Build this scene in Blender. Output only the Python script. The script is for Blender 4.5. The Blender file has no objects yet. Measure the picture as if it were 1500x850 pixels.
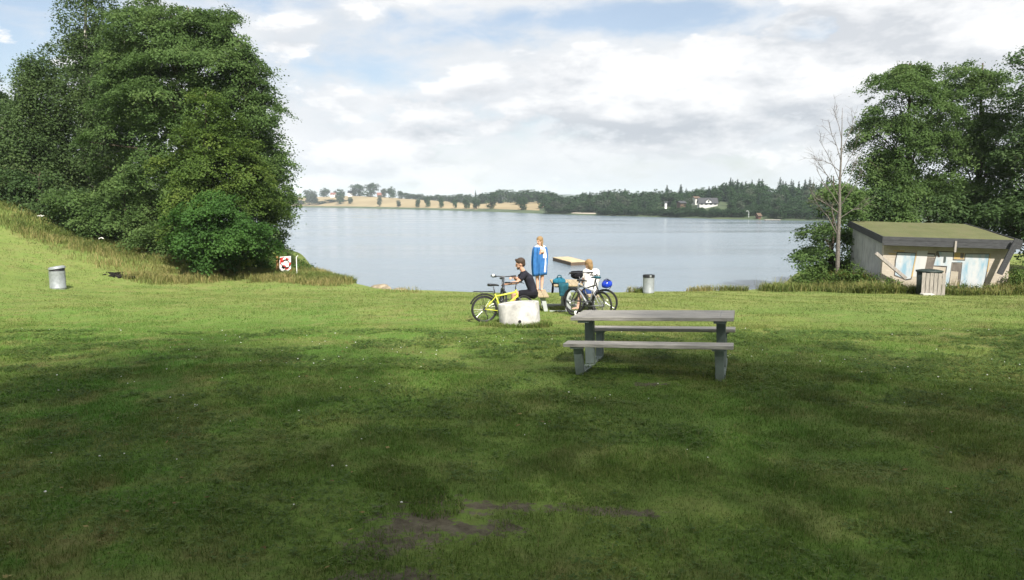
import bpy, math, random
import numpy as np
from mathutils import Vector, Matrix

R = math.radians
PI = math.pi
scn = bpy.context.scene
COL = scn.collection
random.seed(7)

# ------------------------------------------------------------------ camera
FPX, CW, CH = 1080.0, 1500.0, 850.0
CAMZ = 6.0
PIT = math.atan(129.0 / FPX)
cp, sp_ = math.cos(PIT), math.sin(PIT)


def W(px, py, Y):
    """world point seen at photo pixel (px, py) at distance Y"""
    a = (px - CW / 2) / FPX
    b = (CH / 2 - py) / FPX
    yc = cp + b * sp_
    zc = -sp_ + b * cp
    return Vector((a * Y / yc, Y, CAMZ + zc * Y / yc))


def DX(px, Y, py=420):
    return W(px, py, Y).x


# ------------------------------------------------------------------ terrain
def pw(x, xs, ys):
    return np.interp(x, xs, ys)


PY = [-60, -20, 0, 5, 9.9, 12, 15.8, 16.6, 18.2, 19.8, 22, 28, 31, 90]
PZ = [5.0, 4.6, 4.0, 3.88, 3.74, 3.6, 3.30, 3.24, 3.18, 3.10, 2.95, 2.45, 2.3, 2.3]
UX = [-6, 0, 2.6, 6.35, 11.75, 15.15, 20, 30, 60]
UZ = [0, .05, .27, .9, 2.0, 3.3, 4.5, 5.5, 7]
SX = [-90, -60, -30, -14, -12, -8.5, -6, 0, 10, 14, 17, 22, 60, 120]
SY = [75, 66, 58, 46, 41, 34.5, 31.2, 29.0, 30.3, 33.5, 41, 47, 62, 80]


def terrain(x, y):
    x = np.asarray(x, float)
    y = np.asarray(y, float)
    z = pw(y, PY, PZ)
    u = -x - 14 + (y - 27) * .25
    z = z + pw(u, UX, UZ) * np.clip((y + 5) / 25, 0, 1)
    z = z + .025 * np.sin(x * .9 + 1.3 * np.sin(y * .5)) * np.sin(y * .7 + .4) + .012 * np.sin(x * 2.3 + y * 1.7)
    d = y - pw(x, SX, SY)
    drop = np.where(d > 0, np.minimum(.06 * d * d, .30 * d), 0)
    return np.maximum(z - drop, -2.0)


def tz(x, y):
    return float(terrain(x, y))


def G(px, Y):
    """ground point at photo column px, distance Y"""
    x = DX(px, Y)
    return Vector((x, Y, tz(x, Y)))


def GP(px, py):
    """ground point under photo pixel"""
    y = 3.0
    while y < 80:
        w = W(px, py, y)
        if w.z <= tz(w.x, y):
            return w
        y += .02
    return w


# ------------------------------------------------------------------ mesh helpers
class MB:
    def __init__(s):
        s.v, s.f, s.mi = [], [], []
        s.cur = 0

    def add(s, vs, fs):
        o = len(s.v)
        s.v += [tuple(v) for v in vs]
        s.f += [tuple(i + o for i in f) for f in fs]
        s.mi += [s.cur] * len(fs)

    def box(s, c, d, M=None):
        c = Vector(c)
        h = Vector(d) / 2
        vs = [Vector((sx * h.x, sy * h.y, sz * h.z)) for sz in (-1, 1) for sy in (-1, 1) for sx in (-1, 1)]
        if M is not None:
            vs = [M @ v for v in vs]
        vs = [v + c for v in vs]
        s.add(vs, [(0, 2, 3, 1), (4, 5, 7, 6), (0, 1, 5, 4), (2, 6, 7, 3), (0, 4, 6, 2), (1, 3, 7, 5)])

    def hexa(s, b, t):
        """4 bottom points, 4 top points, same winding (ccw from above)"""
        s.add(list(b) + list(t), [(3, 2, 1, 0), (4, 5, 6, 7), (0, 1, 5, 4), (1, 2, 6, 5), (2, 3, 7, 6), (3, 0, 4, 7)])

    def tube(s, pts, rad, n=8, closed=False, caps=True, flat=1.0):
        pts = [Vector(p) for p in pts]
        m = len(pts)
        if not hasattr(rad, '__len__'):
            rad = [rad] * m
        rings = []
        t0 = (pts[1] - pts[0]).normalized()
        ref = Vector((0, 0, 1)) if abs(t0.z) < .9 else Vector((1, 0, 0))
        nrm = (ref - t0 * ref.dot(t0)).normalized()
        for i in range(m):
            if closed:
                t = (pts[(i + 1) % m] - pts[i - 1]).normalized()
            elif i == 0:
                t = t0
            elif i == m - 1:
                t = (pts[i] - pts[i - 1]).normalized()
            else:
                t = (pts[i + 1] - pts[i - 1]).normalized()
            q = nrm - t * nrm.dot(t)
            nrm = q.normalized() if q.length > 1e-6 else t.orthogonal().normalized()
            b = t.cross(nrm)
            rings.append([pts[i] + (nrm * math.cos(2 * PI * k / n) + b * flat * math.sin(2 * PI * k / n)) * rad[i] for k in range(n)])
        vs = [v for r in rings for v in r]
        fs = []
        for i in range(m if closed else m - 1):
            j = (i + 1) % m
            for k in range(n):
                l = (k + 1) % n
                fs.append((i * n + k, i * n + l, j * n + l, j * n + k))
        if caps and not closed:
            fs.append(tuple(range(n - 1, -1, -1)))
            fs.append(tuple((m - 1) * n + k for k in range(n)))
        s.add(vs, fs)

    def lathe(s, prof, n=32, c=(0, 0, 0), M=None):
        c = Vector(c)
        vs, fs = [], []
        for r, z in prof:
            for k in range(n):
                v = Vector((r * math.cos(2 * PI * k / n), r * math.sin(2 * PI * k / n), z))
                vs.append((M @ v if M is not None else v) + c)
        for i in range(len(prof) - 1):
            for k in range(n):
                l = (k + 1) % n
                fs.append((i * n + k, i * n + l, (i + 1) * n + l, (i + 1) * n + k))
        if prof[0][0] > 1e-6:
            fs.append(tuple(range(n - 1, -1, -1)))
        if prof[-1][0] > 1e-6:
            fs.append(tuple((len(prof) - 1) * n + k for k in range(n)))
        s.add(vs, fs)

    def ell(s, c, r, n=16, m=10, M=None):
        prof = []
        vs, fs = [], []
        c = Vector(c)
        for i in range(m + 1):
            a = -PI / 2 + PI * i / m
            for k in range(n):
                v = Vector((r[0] * math.cos(a) * math.cos(2 * PI * k / n), r[1] * math.cos(a) * math.sin(2 * PI * k / n), r[2] * math.sin(a)))
                vs.append((M @ v if M is not None else v) + c)
        for i in range(m):
            for k in range(n):
                l = (k + 1) % n
                fs.append((i * n + k, i * n + l, (i + 1) * n + l, (i + 1) * n + k))
        s.add(vs, fs)

    def cap(s, p0, r0, p1, r1, n=14):
        """rounded tapered limb segment"""
        p0, p1 = Vector(p0), Vector(p1)
        t = p1 - p0
        L = t.length
        t = t.normalized() if L > 1e-6 else Vector((0, 0, 1))
        pts, rr = [], []
        for a in (-80, -50, -20):
            pts.append(p0 + t * r0 * math.sin(R(a)))
            rr.append(r0 * math.cos(R(a)))
        pts.append(p0); rr.append(r0)
        pts.append(p1); rr.append(r1)
        for a in (20, 50, 80):
            pts.append(p1 + t * r1 * math.sin(R(a)))
            rr.append(r1 * math.cos(R(a)))
        s.tube(pts, rr, n)

    def prism(s, poly, depth, M):
        """poly: 2-D points (ccw) in the xz plane of M, thickness along y"""
        n = len(poly)
        vs = [M @ Vector((x, -depth / 2, z)) for x, z in poly] + [M @ Vector((x, depth / 2, z)) for x, z in poly]
        fs = [tuple(range(n)), tuple(range(2 * n - 1, n - 1, -1))]
        for i in range(n):
            j = (i + 1) % n
            fs.append((j, i, i + n, j + n))
        s.add(vs, fs)

    def build(s, name, m, parent=None, smooth=False, bevel=0, seg=1):
        me = bpy.data.meshes.new(name)
        me.from_pydata(s.v, [], s.f)
        ms = m if isinstance(m, (list, tuple)) else [m]
        for x in ms:
            me.materials.append(x)
        if len(ms) > 1:
            me.polygons.foreach_set('material_index', s.mi)
        if smooth:
            me.polygons.foreach_set('use_smooth', [True] * len(me.polygons))
        me.update()
        o = bpy.data.objects.new(name, me)
        COL.objects.link(o)
        if parent is not None:
            o.parent = parent
        if bevel:
            md = o.modifiers.new('bevel', 'BEVEL')
            md.width = bevel
            md.segments = seg
            md.limit_method = 'ANGLE'
        return o


def np_mesh(name, V, F, m, parent=None, attrs=None, smooth=False):
    """V (n,3), F (k,c) numpy -> object"""
    V = np.ascontiguousarray(V, np.float32)
    F = np.ascontiguousarray(F, np.int32)
    me = bpy.data.meshes.new(name)
    k, c = F.shape
    me.vertices.add(len(V))
    me.vertices.foreach_set('co', V.ravel())
    me.loops.add(k * c)
    me.loops.foreach_set('vertex_index', F.ravel())
    me.polygons.add(k)
    me.polygons.foreach_set('loop_start', np.arange(0, k * c, c, dtype=np.int32))
    if smooth:
        me.polygons.foreach_set('use_smooth', np.ones(k, bool))
    me.update(calc_edges=True)
    for an, av in (attrs or {}).items():
        at = me.attributes.new(an, 'FLOAT', 'POINT')
        at.data.foreach_set('value', np.ascontiguousarray(av, np.float32))
    me.materials.append(m)
    o = bpy.data.objects.new(name, me)
    COL.objects.link(o)
    if parent is not None:
        o.parent = parent
    return o


def tag(o, label=None, cat=None, group=None, kind=None):
    if label: o['label'] = label
    if cat: o['category'] = cat
    if group: o['group'] = group
    if kind: o['kind'] = kind
    return o


def thing(name, label, cat, loc=(0, 0, 0), rz=0, group=None, rot=None):
    o = bpy.data.objects.new(name, None)
    COL.objects.link(o)
    o.empty_display_size = .2
    o.location = loc
    o.rotation_euler = rot if rot else (0, 0, rz)
    return tag(o, label, cat, group)


def copy_tree(o, parent=None):
    c = o.copy()
    COL.objects.link(c)
    c.parent = parent
    for ch in o.children:
        copy_tree(ch, c)
    return c


# ------------------------------------------------------------------ materials
class NT:
    """tiny node-graph helper"""
    def __init__(s, tree):
        s.t = tree
        s.n = tree.nodes
        s.l = tree.links

    def node(s, typ, **kw):
        n = s.n.new(typ)
        for k, v in kw.items():
            setattr(n, k, v)
        return n

    def put(s, sock, v):
        if isinstance(v, bpy.types.NodeSocket):
            s.l.new(v, sock)
        elif v is not None:
            sock.default_value = v

    def math(s, op, a, b=None, c=None, clamp=False):
        n = s.node('ShaderNodeMath', operation=op, use_clamp=clamp)
        s.put(n.inputs[0], a)
        s.put(n.inputs[1], b)
        s.put(n.inputs[2], c)
        return n.outputs[0]

    def vmath(s, op, a, b=None, out=0):
        n = s.node('ShaderNodeVectorMath', operation=op)
        s.put(n.inputs[0], a)
        if b is not None:
            s.put(n.inputs[1], b)
        return n.outputs[out]

    def noise(s, vec, scale, detail=4, rough=.55, dist=0, out=0):
        n = s.node('ShaderNodeTexNoise')
        s.put(n.inputs['Vector'], vec)
        n.inputs['Scale'].default_value = scale
        n.inputs['Detail'].default_value = detail
        n.inputs['Roughness'].default_value = rough
        n.inputs['Distortion'].default_value = dist
        return n.outputs[out]

    def maprange(s, v, a, b, c=0, d=1, smooth=False):
        n = s.node('ShaderNodeMapRange')
        if smooth:
            n.interpolation_type = 'SMOOTHSTEP'
        s.put(n.inputs[0], v)
        n.inputs[1].default_value = a
        n.inputs[2].default_value = b
        n.inputs[3].default_value = c
        n.inputs[4].default_value = d
        return n.outputs[0]

    def mix(s, f, a, b, blend='MIX'):
        n = s.node('ShaderNodeMix', data_type='RGBA', blend_type=blend)
        n.clamp_factor = True
        s.put(n.inputs[0], f)
        for sock, v in ((n.inputs[6], a), (n.inputs[7], b)):
            if isinstance(v, (tuple, list)) and len(v) == 3:
                v = (*v, 1)
            s.put(sock, v)
        return n.outputs[2]

    def scale(s, vec, sc):
        n = s.node('ShaderNodeMapping')
        s.put(n.inputs[0], vec)
        n.inputs['Scale'].default_value = sc
        return n.outputs[0]

    def bump(s, h, strength=.3, dist=.02):
        n = s.node('ShaderNodeBump')
        n.inputs['Strength'].default_value = strength
        n.inputs['Distance'].default_value = dist
        s.put(n.inputs['Height'], h)
        return n.outputs[0]


def new_mat(name):
    m = bpy.data.materials.new(name)
    m.use_nodes = True
    nt = NT(m.node_tree)
    b = nt.n['Principled BSDF']
    return m, nt, b


def simple(name, col, rough=.6, metal=0, var=.25, vscale=6, bump=0, bscale=40, spec=.4, col2=None, stretch=None):
    """base colour broken up by noise so that nothing is flat"""
    m, nt, b = new_mat(name)
    tc = nt.node('ShaderNodeTexCoord')
    v = tc.outputs['Object']
    if stretch:
        v = nt.scale(v, stretch)
    n1 = nt.noise(v, vscale, 5, .6)
    c2 = col2 if col2 else tuple(max(0, x * (1 - var * 2)) for x in col)
    c1 = tuple(min(1, x * (1 + var * .5)) for x in col)
    nt.put(b.inputs['Base Color'], nt.mix(nt.maprange(n1, .3, .7), c2, c1))
    nt.put(b.inputs['Roughness'], nt.maprange(nt.noise(v, vscale * 2.3, 3), .3, .7, max(.05, rough - .12), min(1, rough + .12)))
    b.inputs['Metallic'].default_value = metal
    b.inputs['Specular IOR Level'].default_value = spec
    if bump:
        nt.put(b.inputs['Normal'], nt.bump(nt.noise(v, bscale, 4, .6), bump, .01))
    return m


def leaf_mat(name, dark, mid, light, trans=.35, rough=.62):
    """leaf colour differs leaf by leaf (tint attribute) and tree part by part (noise)"""
    m, nt, b = new_mat(name)
    at = nt.node('ShaderNodeAttribute', attribute_name='tint')
    geo = nt.node('ShaderNodeTexCoord')
    n = nt.noise(geo.outputs['Object'], .55, 3)
    f = nt.math('ADD', nt.math('MULTIPLY', at.outputs['Fac'], .7), nt.maprange(n, .3, .7, -.15, .45))
    c = nt.mix(nt.maprange(f, 0, .5), dark, mid)
    c = nt.mix(nt.maprange(f, .5, 1.0), c, light)
    nt.put(b.inputs['Base Color'], c)
    b.inputs['Roughness'].default_value = rough
    b.inputs['Specular IOR Level'].default_value = .12
    tr = nt.node('ShaderNodeBsdfTranslucent')
    hs = nt.node('ShaderNodeHueSaturation')
    hs.inputs['Value'].default_value = 1.5
    nt.put(hs.inputs['Color'], c)
    nt.put(tr.inputs['Color'], hs.outputs[0])
    mx = nt.node('ShaderNodeMixShader')
    mx.inputs[0].default_value = trans
    nt.l.new(b.outputs[0], mx.inputs[1])
    nt.l.new(tr.outputs[0], mx.inputs[2])
    nt.l.new(mx.outputs[0], nt.n['Material Output'].inputs['Surface'])
    return m


M = {}
M['plank'] = simple('weathered_plank', (.46, .435, .395), .8, var=.26, vscale=4, bump=.25, bscale=30, stretch=(1, 14, 14), spec=.2)
M['plank_light'] = simple('pale_plank', (.42, .34, .22), .8, var=.2, vscale=3, bump=.2, bscale=30, stretch=(1, 12, 12), spec=.2)
M['frame_green'] = simple('grey_green_steel', (.165, .205, .19), .55, var=.18, vscale=5, bump=.1, bscale=60)
M['frame_pale'] = simple('pale_grey_steel', (.42, .45, .44), .5, var=.1, vscale=5)
M['concrete'] = simple('pale_concrete', (.50, .49, .465), .9, var=.24, vscale=5, bump=.3, bscale=45, spec=.2)
M['zinc'] = simple('galvanised_steel', (.32, .345, .36), .45, metal=.35, var=.14, vscale=7, bump=.05, bscale=30)
M['black_plastic'] = simple('black_plastic', (.018, .019, .022), .45, var=.2)
M['bin_band'] = simple('black_bin_band', (.02, .021, .026), .6, var=.2)
M['rubber'] = simple('tyre_rubber', (.015, .015, .016), .8, var=.2)
M['steel'] = simple('bicycle_steel', (.45, .45, .46), .35, metal=.8, var=.1)
M['lime'] = simple('lime_yellow_paint', (.50, .52, .055), .35, var=.06, spec=.5)
M['dark_paint'] = simple('dark_grey_bicycle_paint', (.035, .037, .045), .35, var=.1, spec=.5)
M['silver_paint'] = simple('silver_bicycle_paint', (.22, .23, .25), .35, var=.1, spec=.5)
M['teal'] = simple('teal_cloth', (.022, .15, .23), .85, var=.25, vscale=12, bump=.4, bscale=18, spec=.15)
M['dark_teal'] = simple('dark_teal_cloth', (.02, .09, .12), .9, var=.25, vscale=12, bump=.4, bscale=18, spec=.15)
M['black_cloth'] = simple('black_cloth', (.014, .014, .018), .9, var=.2, vscale=12, bump=.4, bscale=18, spec=.15)
M['navy_cloth'] = simple('charcoal_shirt_cloth', (.024, .024, .034), .92, var=.2, vscale=12, bump=.4, bscale=16, spec=.12)
M['white_cloth'] = simple('white_cloth', (.78, .77, .75), .9, var=.06, vscale=10, bump=.4, bscale=14, spec=.15)
M['blue_cloth'] = simple('blue_shorts_cloth', (.03, .06, .19), .9, var=.2, vscale=10, bump=.3, bscale=14, spec=.15)
M['helmet_blue'] = simple('blue_helmet_shell', (.008, .04, .42), .25, var=.15, spec=.5)
M['skin'] = simple('skin', (.50, .29, .20), .6, var=.08, vscale=10, spec=.3)
M['skin_fair'] = simple('fair_skin', (.60, .38, .28), .6, var=.08, vscale=10, spec=.3)
M['hair_brown'] = simple('brown_hair', (.055, .033, .020), .7, var=.3, vscale=40, bump=.5, bscale=60, stretch=(3, 3, 1))
M['hair_blond'] = simple('blond_hair', (.30, .19, .085), .7, var=.3, vscale=40, bump=.5, bscale=60, stretch=(3, 3, 1))
M['far_white'] = simple('far_white_timber', (.52, .52, .50), .7, var=.08)
M['eye'] = simple('eye_dark', (.02, .015, .012), .3)
M['lip'] = simple('lip', (.36, .14, .12), .5)
M['wood_post'] = simple('ochre_wood', (.34, .20, .085), .85, var=.2, vscale=6, bump=.3, bscale=30, stretch=(8, 8, 1), spec=.2)
M['white_paint'] = simple('white_paint', (.75, .75, .73), .6, var=.05)
M['red_paint'] = simple('red_paint', (.52, .04, .035), .55, var=.1)
M['roof_dark'] = simple('dark_roof_tile', (.05, .052, .058), .8, var=.15, vscale=2)
M['roof_red'] = simple('red_roof_tile', (.20, .08, .06), .85, var=.15, vscale=2)
M['barn_red'] = simple('red_brown_timber', (.13, .05, .04), .85, var=.15, vscale=2)
M['brown_timber'] = simple('brown_timber', (.11, .075, .05), .85, var=.15, vscale=2)
M['window_glass'] = simple('window_glass', (.05, .06, .07), .12, var=.1, spec=.6)
M['bark'] = simple('grey_brown_bark', (.085, .068, .05), .95, var=.3, vscale=8, bump=.6, bscale=14, stretch=(4, 4, 1), spec=.1)
M['bark_dead'] = simple('pale_dead_bark', (.185, .168, .148), .9, var=.35, vscale=9, bump=.5, bscale=18, stretch=(2, 2, 3), spec=.1)
M['ash'] = simple('charcoal_ash', (.022, .020, .018), .95, var=.4, vscale=14, bump=.8, bscale=20, spec=.1)
M['stone'] = simple('shore_stone', (.30, .25, .18), .9, var=.3, vscale=4, bump=.5, bscale=12, spec=.2)
M['fascia'] = simple('dark_grey_fascia', (.065, .067, .072), .85, var=.25, vscale=4, bump=.3, bscale=24, stretch=(1, 10, 10), spec=.2)
M['strut'] = simple('old_grey_timber', (.17, .155, .14), .9, var=.3, vscale=6, bump=.3, bscale=24, spec=.2)
M['slat'] = simple('bleached_slat', (.34, .31, .28), .9, var=.22, vscale=5, bump=.3, bscale=30, stretch=(10, 10, 1), spec=.2)
M['bin_green'] = simple('dark_green_plastic', (.018, .03, .026), .55, var=.2)
M['petal'] = simple('white_petal', (.75, .74, .70), .8, var=.05)

# birch bark: white with dark bands
m, nt, b = new_mat('birch_bark')
tc = nt.node('ShaderNodeTexCoord')
v = nt.scale(tc.outputs['Object'], (2.2, 2.2, 9))
nt.put(b.inputs['Base Color'], nt.mix(nt.maprange(nt.noise(v, 1.6, 5, .65), .52, .62), (.45, .42, .37), (.05, .045, .04)))
b.inputs['Roughness'].default_value = .85
M['birch'] = m

# blue bath towel with white stripes at the border
m, nt, b = new_mat('blue_towel_cloth')
tc = nt.node('ShaderNodeTexCoord')
n1 = nt.noise(tc.outputs['Object'], 7, 4)
c = nt.mix(nt.maprange(n1, .3, .7), (.025, .10, .30), (.05, .175, .40))
nt.put(b.inputs['Base Color'], c)
b.inputs['Roughness'].default_value = .95
b.inputs['Specular IOR Level'].default_value = .1
nt.put(b.inputs['Normal'], nt.bump(nt.noise(tc.outputs['Object'], 90, 3), .4, .01))
M['towel'] = m

# shed walls
m, nt, b = new_mat('grey_render')
tc = nt.node('ShaderNodeTexCoord')
n1 = nt.noise(tc.outputs['Object'], 1.6, 6, .65)
n2 = nt.noise(nt.scale(tc.outputs['Object'], (3, 3, .5)), 2.0, 4, .6)
c = nt.mix(nt.maprange(n1, .3, .7), (.27, .28, .285), (.42, .425, .42))
c = nt.mix(nt.maprange(n2, .5, .75, 0, .6), c, (.12, .115, .10))
nt.put(b.inputs['Base Color'], c)
b.inputs['Roughness'].default_value = .95
nt.put(b.inputs['Normal'], nt.bump(nt.noise(tc.outputs['Object'], 22, 5), .4, .01))
M['render'] = m

m, nt, b = new_mat('beige_brick_wall')
tc = nt.node('ShaderNodeTexCoord')
br = nt.node('ShaderNodeTexBrick')
mp = nt.node('ShaderNodeMapping')
nt.l.new(tc.outputs['Object'], mp.inputs[0])
mp.inputs['Rotation'].default_value = (R(90), 0, 0)
nt.l.new(mp.outputs[0], br.inputs['Vector'])
br.inputs['Scale'].default_value = 2.6
br.inputs['Color1'].default_value = (.42, .375, .315, 1)
br.inputs['Color2'].default_value = (.37, .33, .275, 1)
br.inputs['Mortar'].default_value = (.36, .31, .24, 1)
br.inputs['Mortar Size'].default_value = .018
n1 = nt.noise(tc.outputs['Object'], 1.8, 6, .65)
c = nt.mix(nt.maprange(n1, .45, .75, 0, .6), br.outputs[0], (.24, .20, .15))
nt.put(b.inputs['Base Color'], c)
b.inputs['Roughness'].default_value = .95
nt.put(b.inputs['Normal'], nt.bump(br.outputs['Fac'], -.4, .01))
M['brick'] = m


def spray(name, a, bcol, lo=.4, hi=.65, sc=2.2):
    m, nt, b = new_mat(name)
    tc = nt.node('ShaderNodeTexCoord')
    v = nt.scale(tc.outputs['Object'], (1.6, 1, .55))
    n1 = nt.noise(v, sc, 5, .6)
    n2 = nt.noise(tc.outputs['Object'], 9, 4, .7)
    c = nt.mix(nt.maprange(n1, lo, hi), a, bcol)
    c = nt.mix(nt.maprange(n2, .58, .72, 0, .5), c, (.40, .36, .30))
    nt.put(b.inputs['Base Color'], c)
    b.inputs['Roughness'].default_value = .8
    b.inputs['Specular IOR Level'].default_value = .2
    return m


M['spray_blue'] = spray('white_and_blue_spray', (.43, .445, .455), (.20, .32, .40))
M['spray_white'] = spray('white_spray', (.45, .45, .44), (.34, .38, .41), .5, .8)
M['spray_dark'] = spray('dark_spray', (.10, .085, .075), (.17, .15, .13))
M['spray_ochre'] = spray('ochre_spray', (.42, .29, .10), (.40, .30, .16))
M['spray_line'] = spray('black_spray_line', (.05, .045, .04), (.12, .10, .09))

m, nt, b = new_mat('mossy_roofing_felt')
tc = nt.node('ShaderNodeTexCoord')
n1 = nt.noise(tc.outputs['Object'], .9, 6, .65)
n2 = nt.noise(tc.outputs['Object'], 14, 4, .7)
n3 = nt.noise(nt.scale(tc.outputs['Object'], (1.5, .25, 1)), 2.2, 4)
c = nt.mix(nt.maprange(n1, .3, .7), (.085, .095, .042), (.125, .130, .062))
c = nt.mix(nt.maprange(n3, .5, .75, 0, .55), c, (.13, .11, .068))
c = nt.mix(nt.maprange(n2, .45, .75, 0, .5), c, (.06, .065, .028))
nt.put(b.inputs['Base Color'], c)
b.inputs['Roughness'].default_value = .95
b.inputs['Specular IOR Level'].default_value = .15
nt.put(b.inputs['Normal'], nt.bump(n2, .5, .03))
M['moss_roof'] = m

# leaves
M['leaf_alder'] = leaf_mat('alder_leaf', (.042, .078, .022), (.078, .132, .038), (.130, .185, .060))
M['leaf_alder_dark'] = leaf_mat('dark_alder_leaf', (.030, .058, .021), (.056, .098, .033), (.094, .142, .052))
M['leaf_yellow'] = leaf_mat('yellowish_alder_leaf', (.040, .076, .016), (.078, .128, .026), (.150, .190, .040))
M['leaf_bright'] = leaf_mat('bright_leaf', (.028, .070, .016), (.054, .122, .026), (.090, .165, .040))
M['leaf_birch'] = leaf_mat('birch_leaf', (.042, .074, .026), (.070, .112, .038), (.112, .155, .056))
M['leaf_far'] = leaf_mat('far_broadleaf', (.018, .044, .020), (.034, .070, .028), (.062, .105, .040), .15)
M['leaf_far_pale'] = leaf_mat('far_pale_broadleaf', (.045, .065, .045), (.07, .092, .060), (.10, .12, .075), .15)
M['needle'] = leaf_mat('spruce_needle', (.009, .024, .014), (.016, .038, .020), (.030, .060, .028), .05)
M['weed'] = leaf_mat('weed_leaf', (.040, .075, .016), (.075, .125, .028), (.15, .18, .048), .25)
M['bank'] = leaf_mat('bank_grass_blade', (.075, .11, .028), (.125, .16, .042), (.20, .215, .07), .3, .7)
M['dry'] = leaf_mat('dry_grass_blade', (.085, .115, .030), (.17, .17, .055), (.30, .25, .11), .25, .7)
M['dead_leaf'] = leaf_mat('dead_leaf', (.07, .045, .02), (.17, .12, .045), (.30, .25, .10), .1, .7)
M['goldenrod'] = leaf_mat('goldenrod_leaf', (.06, .085, .02), (.14, .13, .03), (.32, .24, .04), .2, .7)

# ------------------------------------------------------------------ lawn colour (shared by soil and blades)
bare_px = [(618, 770, .42, .26, .7), (600, 795, .30, .14, .5), (725, 742, .55, .10, .0), (665, 752, .3, .09, 0), (690, 775, .3, .16, .1),
           (905, 752, .28, .10, -.1), (960, 563, .26, .10, 0), (640, 735, .24, .09, .4), (560, 850, .3, .1, 0)]
BARE = []
for px_, py_, rx_, ry_, an_ in bare_px:
    q = GP(px_, py_)
    BARE.append((q.x, q.y, rx_, ry_, an_))


def lawn_nodes(nt, pos):
    """returns (grass colour, patch noise) from world position: moss, clover and straw patches"""
    n1 = nt.noise(pos, .42, 4, .6, .6)
    n2 = nt.noise(pos, 1.7, 5, .65, .4)
    n3 = nt.noise(pos, .16, 3, .5)
    n4 = nt.noise(pos, 5.5, 4, .6)
    # greener on the left, mossier and browner to the right and in the trodden middle
    sx_n = nt.node('ShaderNodeSeparateXYZ')
    nt.put(sx_n.inputs[0], pos)
    side = nt.maprange(nt.math('ADD', sx_n.outputs[0], nt.maprange(n3, .3, .7, -2.5, 2.5)), -3.5, 1.5, 0, 1)
    c = nt.mix(nt.maprange(n1, .40, .60), (.082, .192, .026), (.155, .222, .048))
    c = nt.mix(nt.math('MULTIPLY', side, .45), c, (.170, .188, .050))
    c = nt.mix(nt.maprange(n2, .48, .66, 0, .75), c, (.205, .175, .072))
    c = nt.mix(nt.maprange(n3, .50, .66, 0, .55), c, (.070, .175, .024))
    c = nt.mix(nt.maprange(n4, .52, .72, 0, .6), c, (.060, .115, .022))
    # sunlight painted into the lawn colour: paler strip towards the shore
    far_ = nt.maprange(sx_n.outputs[1], 13, 24, 0, .40)
    c = nt.mix(far_, c, (.255, .280, .095))
    n5 = nt.noise(pos, .95, 5, .65, .5)
    c = nt.mix(nt.maprange(n5, .52, .70, 0, .55), c, (.105, .135, .040))
    c = nt.mix(nt.maprange(n5, .46, .34, 0, .4), c, (.24, .235, .095))
    return c


m, nt, b = new_mat('lawn_soil')
geo = nt.node('ShaderNodeNewGeometry')
pos = geo.outputs['Position']
gc = lawn_nodes(nt, pos)
fine = nt.noise(pos, 38, 4, .7)
gc = nt.mix(nt.maprange(fine, .35, .7, .0, .5), gc, (.070, .080, .026))
edge = nt.noise(pos, 3.5, 5, .7)
edge2 = nt.noise(pos, 14, 4, .7)
bare = None
for (bx, by, rx_, ry_, an_) in BARE:
    mp = nt.node('ShaderNodeMapping', vector_type='TEXTURE')
    nt.l.new(pos, mp.inputs[0])
    mp.inputs['Location'].default_value = (bx, by, 0)
    mp.inputs['Rotation'].default_value = (0, 0, an_)
    mp.inputs['Scale'].default_value = (rx_, ry_, 1000)
    ln = nt.vmath('LENGTH', mp.outputs[0], out=1)
    ln = nt.math('ADD', ln, nt.maprange(edge, .25, .75, -1.0, 1.0))
    ln = nt.math('ADD', ln, nt.maprange(edge2, .25, .75, -.75, .75))
    q = nt.maprange(ln, .95, .55)
    bare = q if bare is None else nt.math('MAXIMUM', bare, q)
soil = nt.mix(nt.maprange(nt.noise(pos, 9, 5, .7), .3, .7), (.055, .046, .032), (.150, .133, .094))
nt.put(b.inputs['Base Color'], nt.mix(bare, gc, soil))
b.inputs['Roughness'].default_value = .95
b.inputs['Specular IOR Level'].default_value = .1
hh = nt.math('ADD', nt.math('MULTIPLY', fine, .6), nt.math('MULTIPLY', nt.noise(pos, 9, 4), .8))
nt.put(b.inputs['Normal'], nt.bump(hh, .7, .035))
M['lawn'] = m

m, nt, b = new_mat('lawn_blade')
geo = nt.node('ShaderNodeNewGeometry')
gc = lawn_nodes(nt, geo.outputs['Position'])
at = nt.node('ShaderNodeAttribute', attribute_name='tint')
c = nt.mix(nt.maprange(at.outputs['Fac'], 0, .75, .75, 0), gc, (.055, .105, .018))
c = nt.mix(nt.maprange(at.outputs['Fac'], .80, 1.0, 0, .75), c, (.24, .225, .095))
nt.put(b.inputs['Base Color'], c)
b.inputs['Roughness'].default_value = .6
b.inputs['Specular IOR Level'].default_value = .1
tr = nt.node('ShaderNodeBsdfTranslucent')
nt.put(tr.inputs['Color'], c)
mx = nt.node('ShaderNodeMixShader')
mx.inputs[0].default_value = .3
nt.l.new(b.outputs[0], mx.inputs[1]); nt.l.new(tr.outputs[0], mx.inputs[2])
nt.l.new(mx.outputs[0], nt.n['Material Output'].inputs['Surface'])
M['blade'] = m

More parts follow.
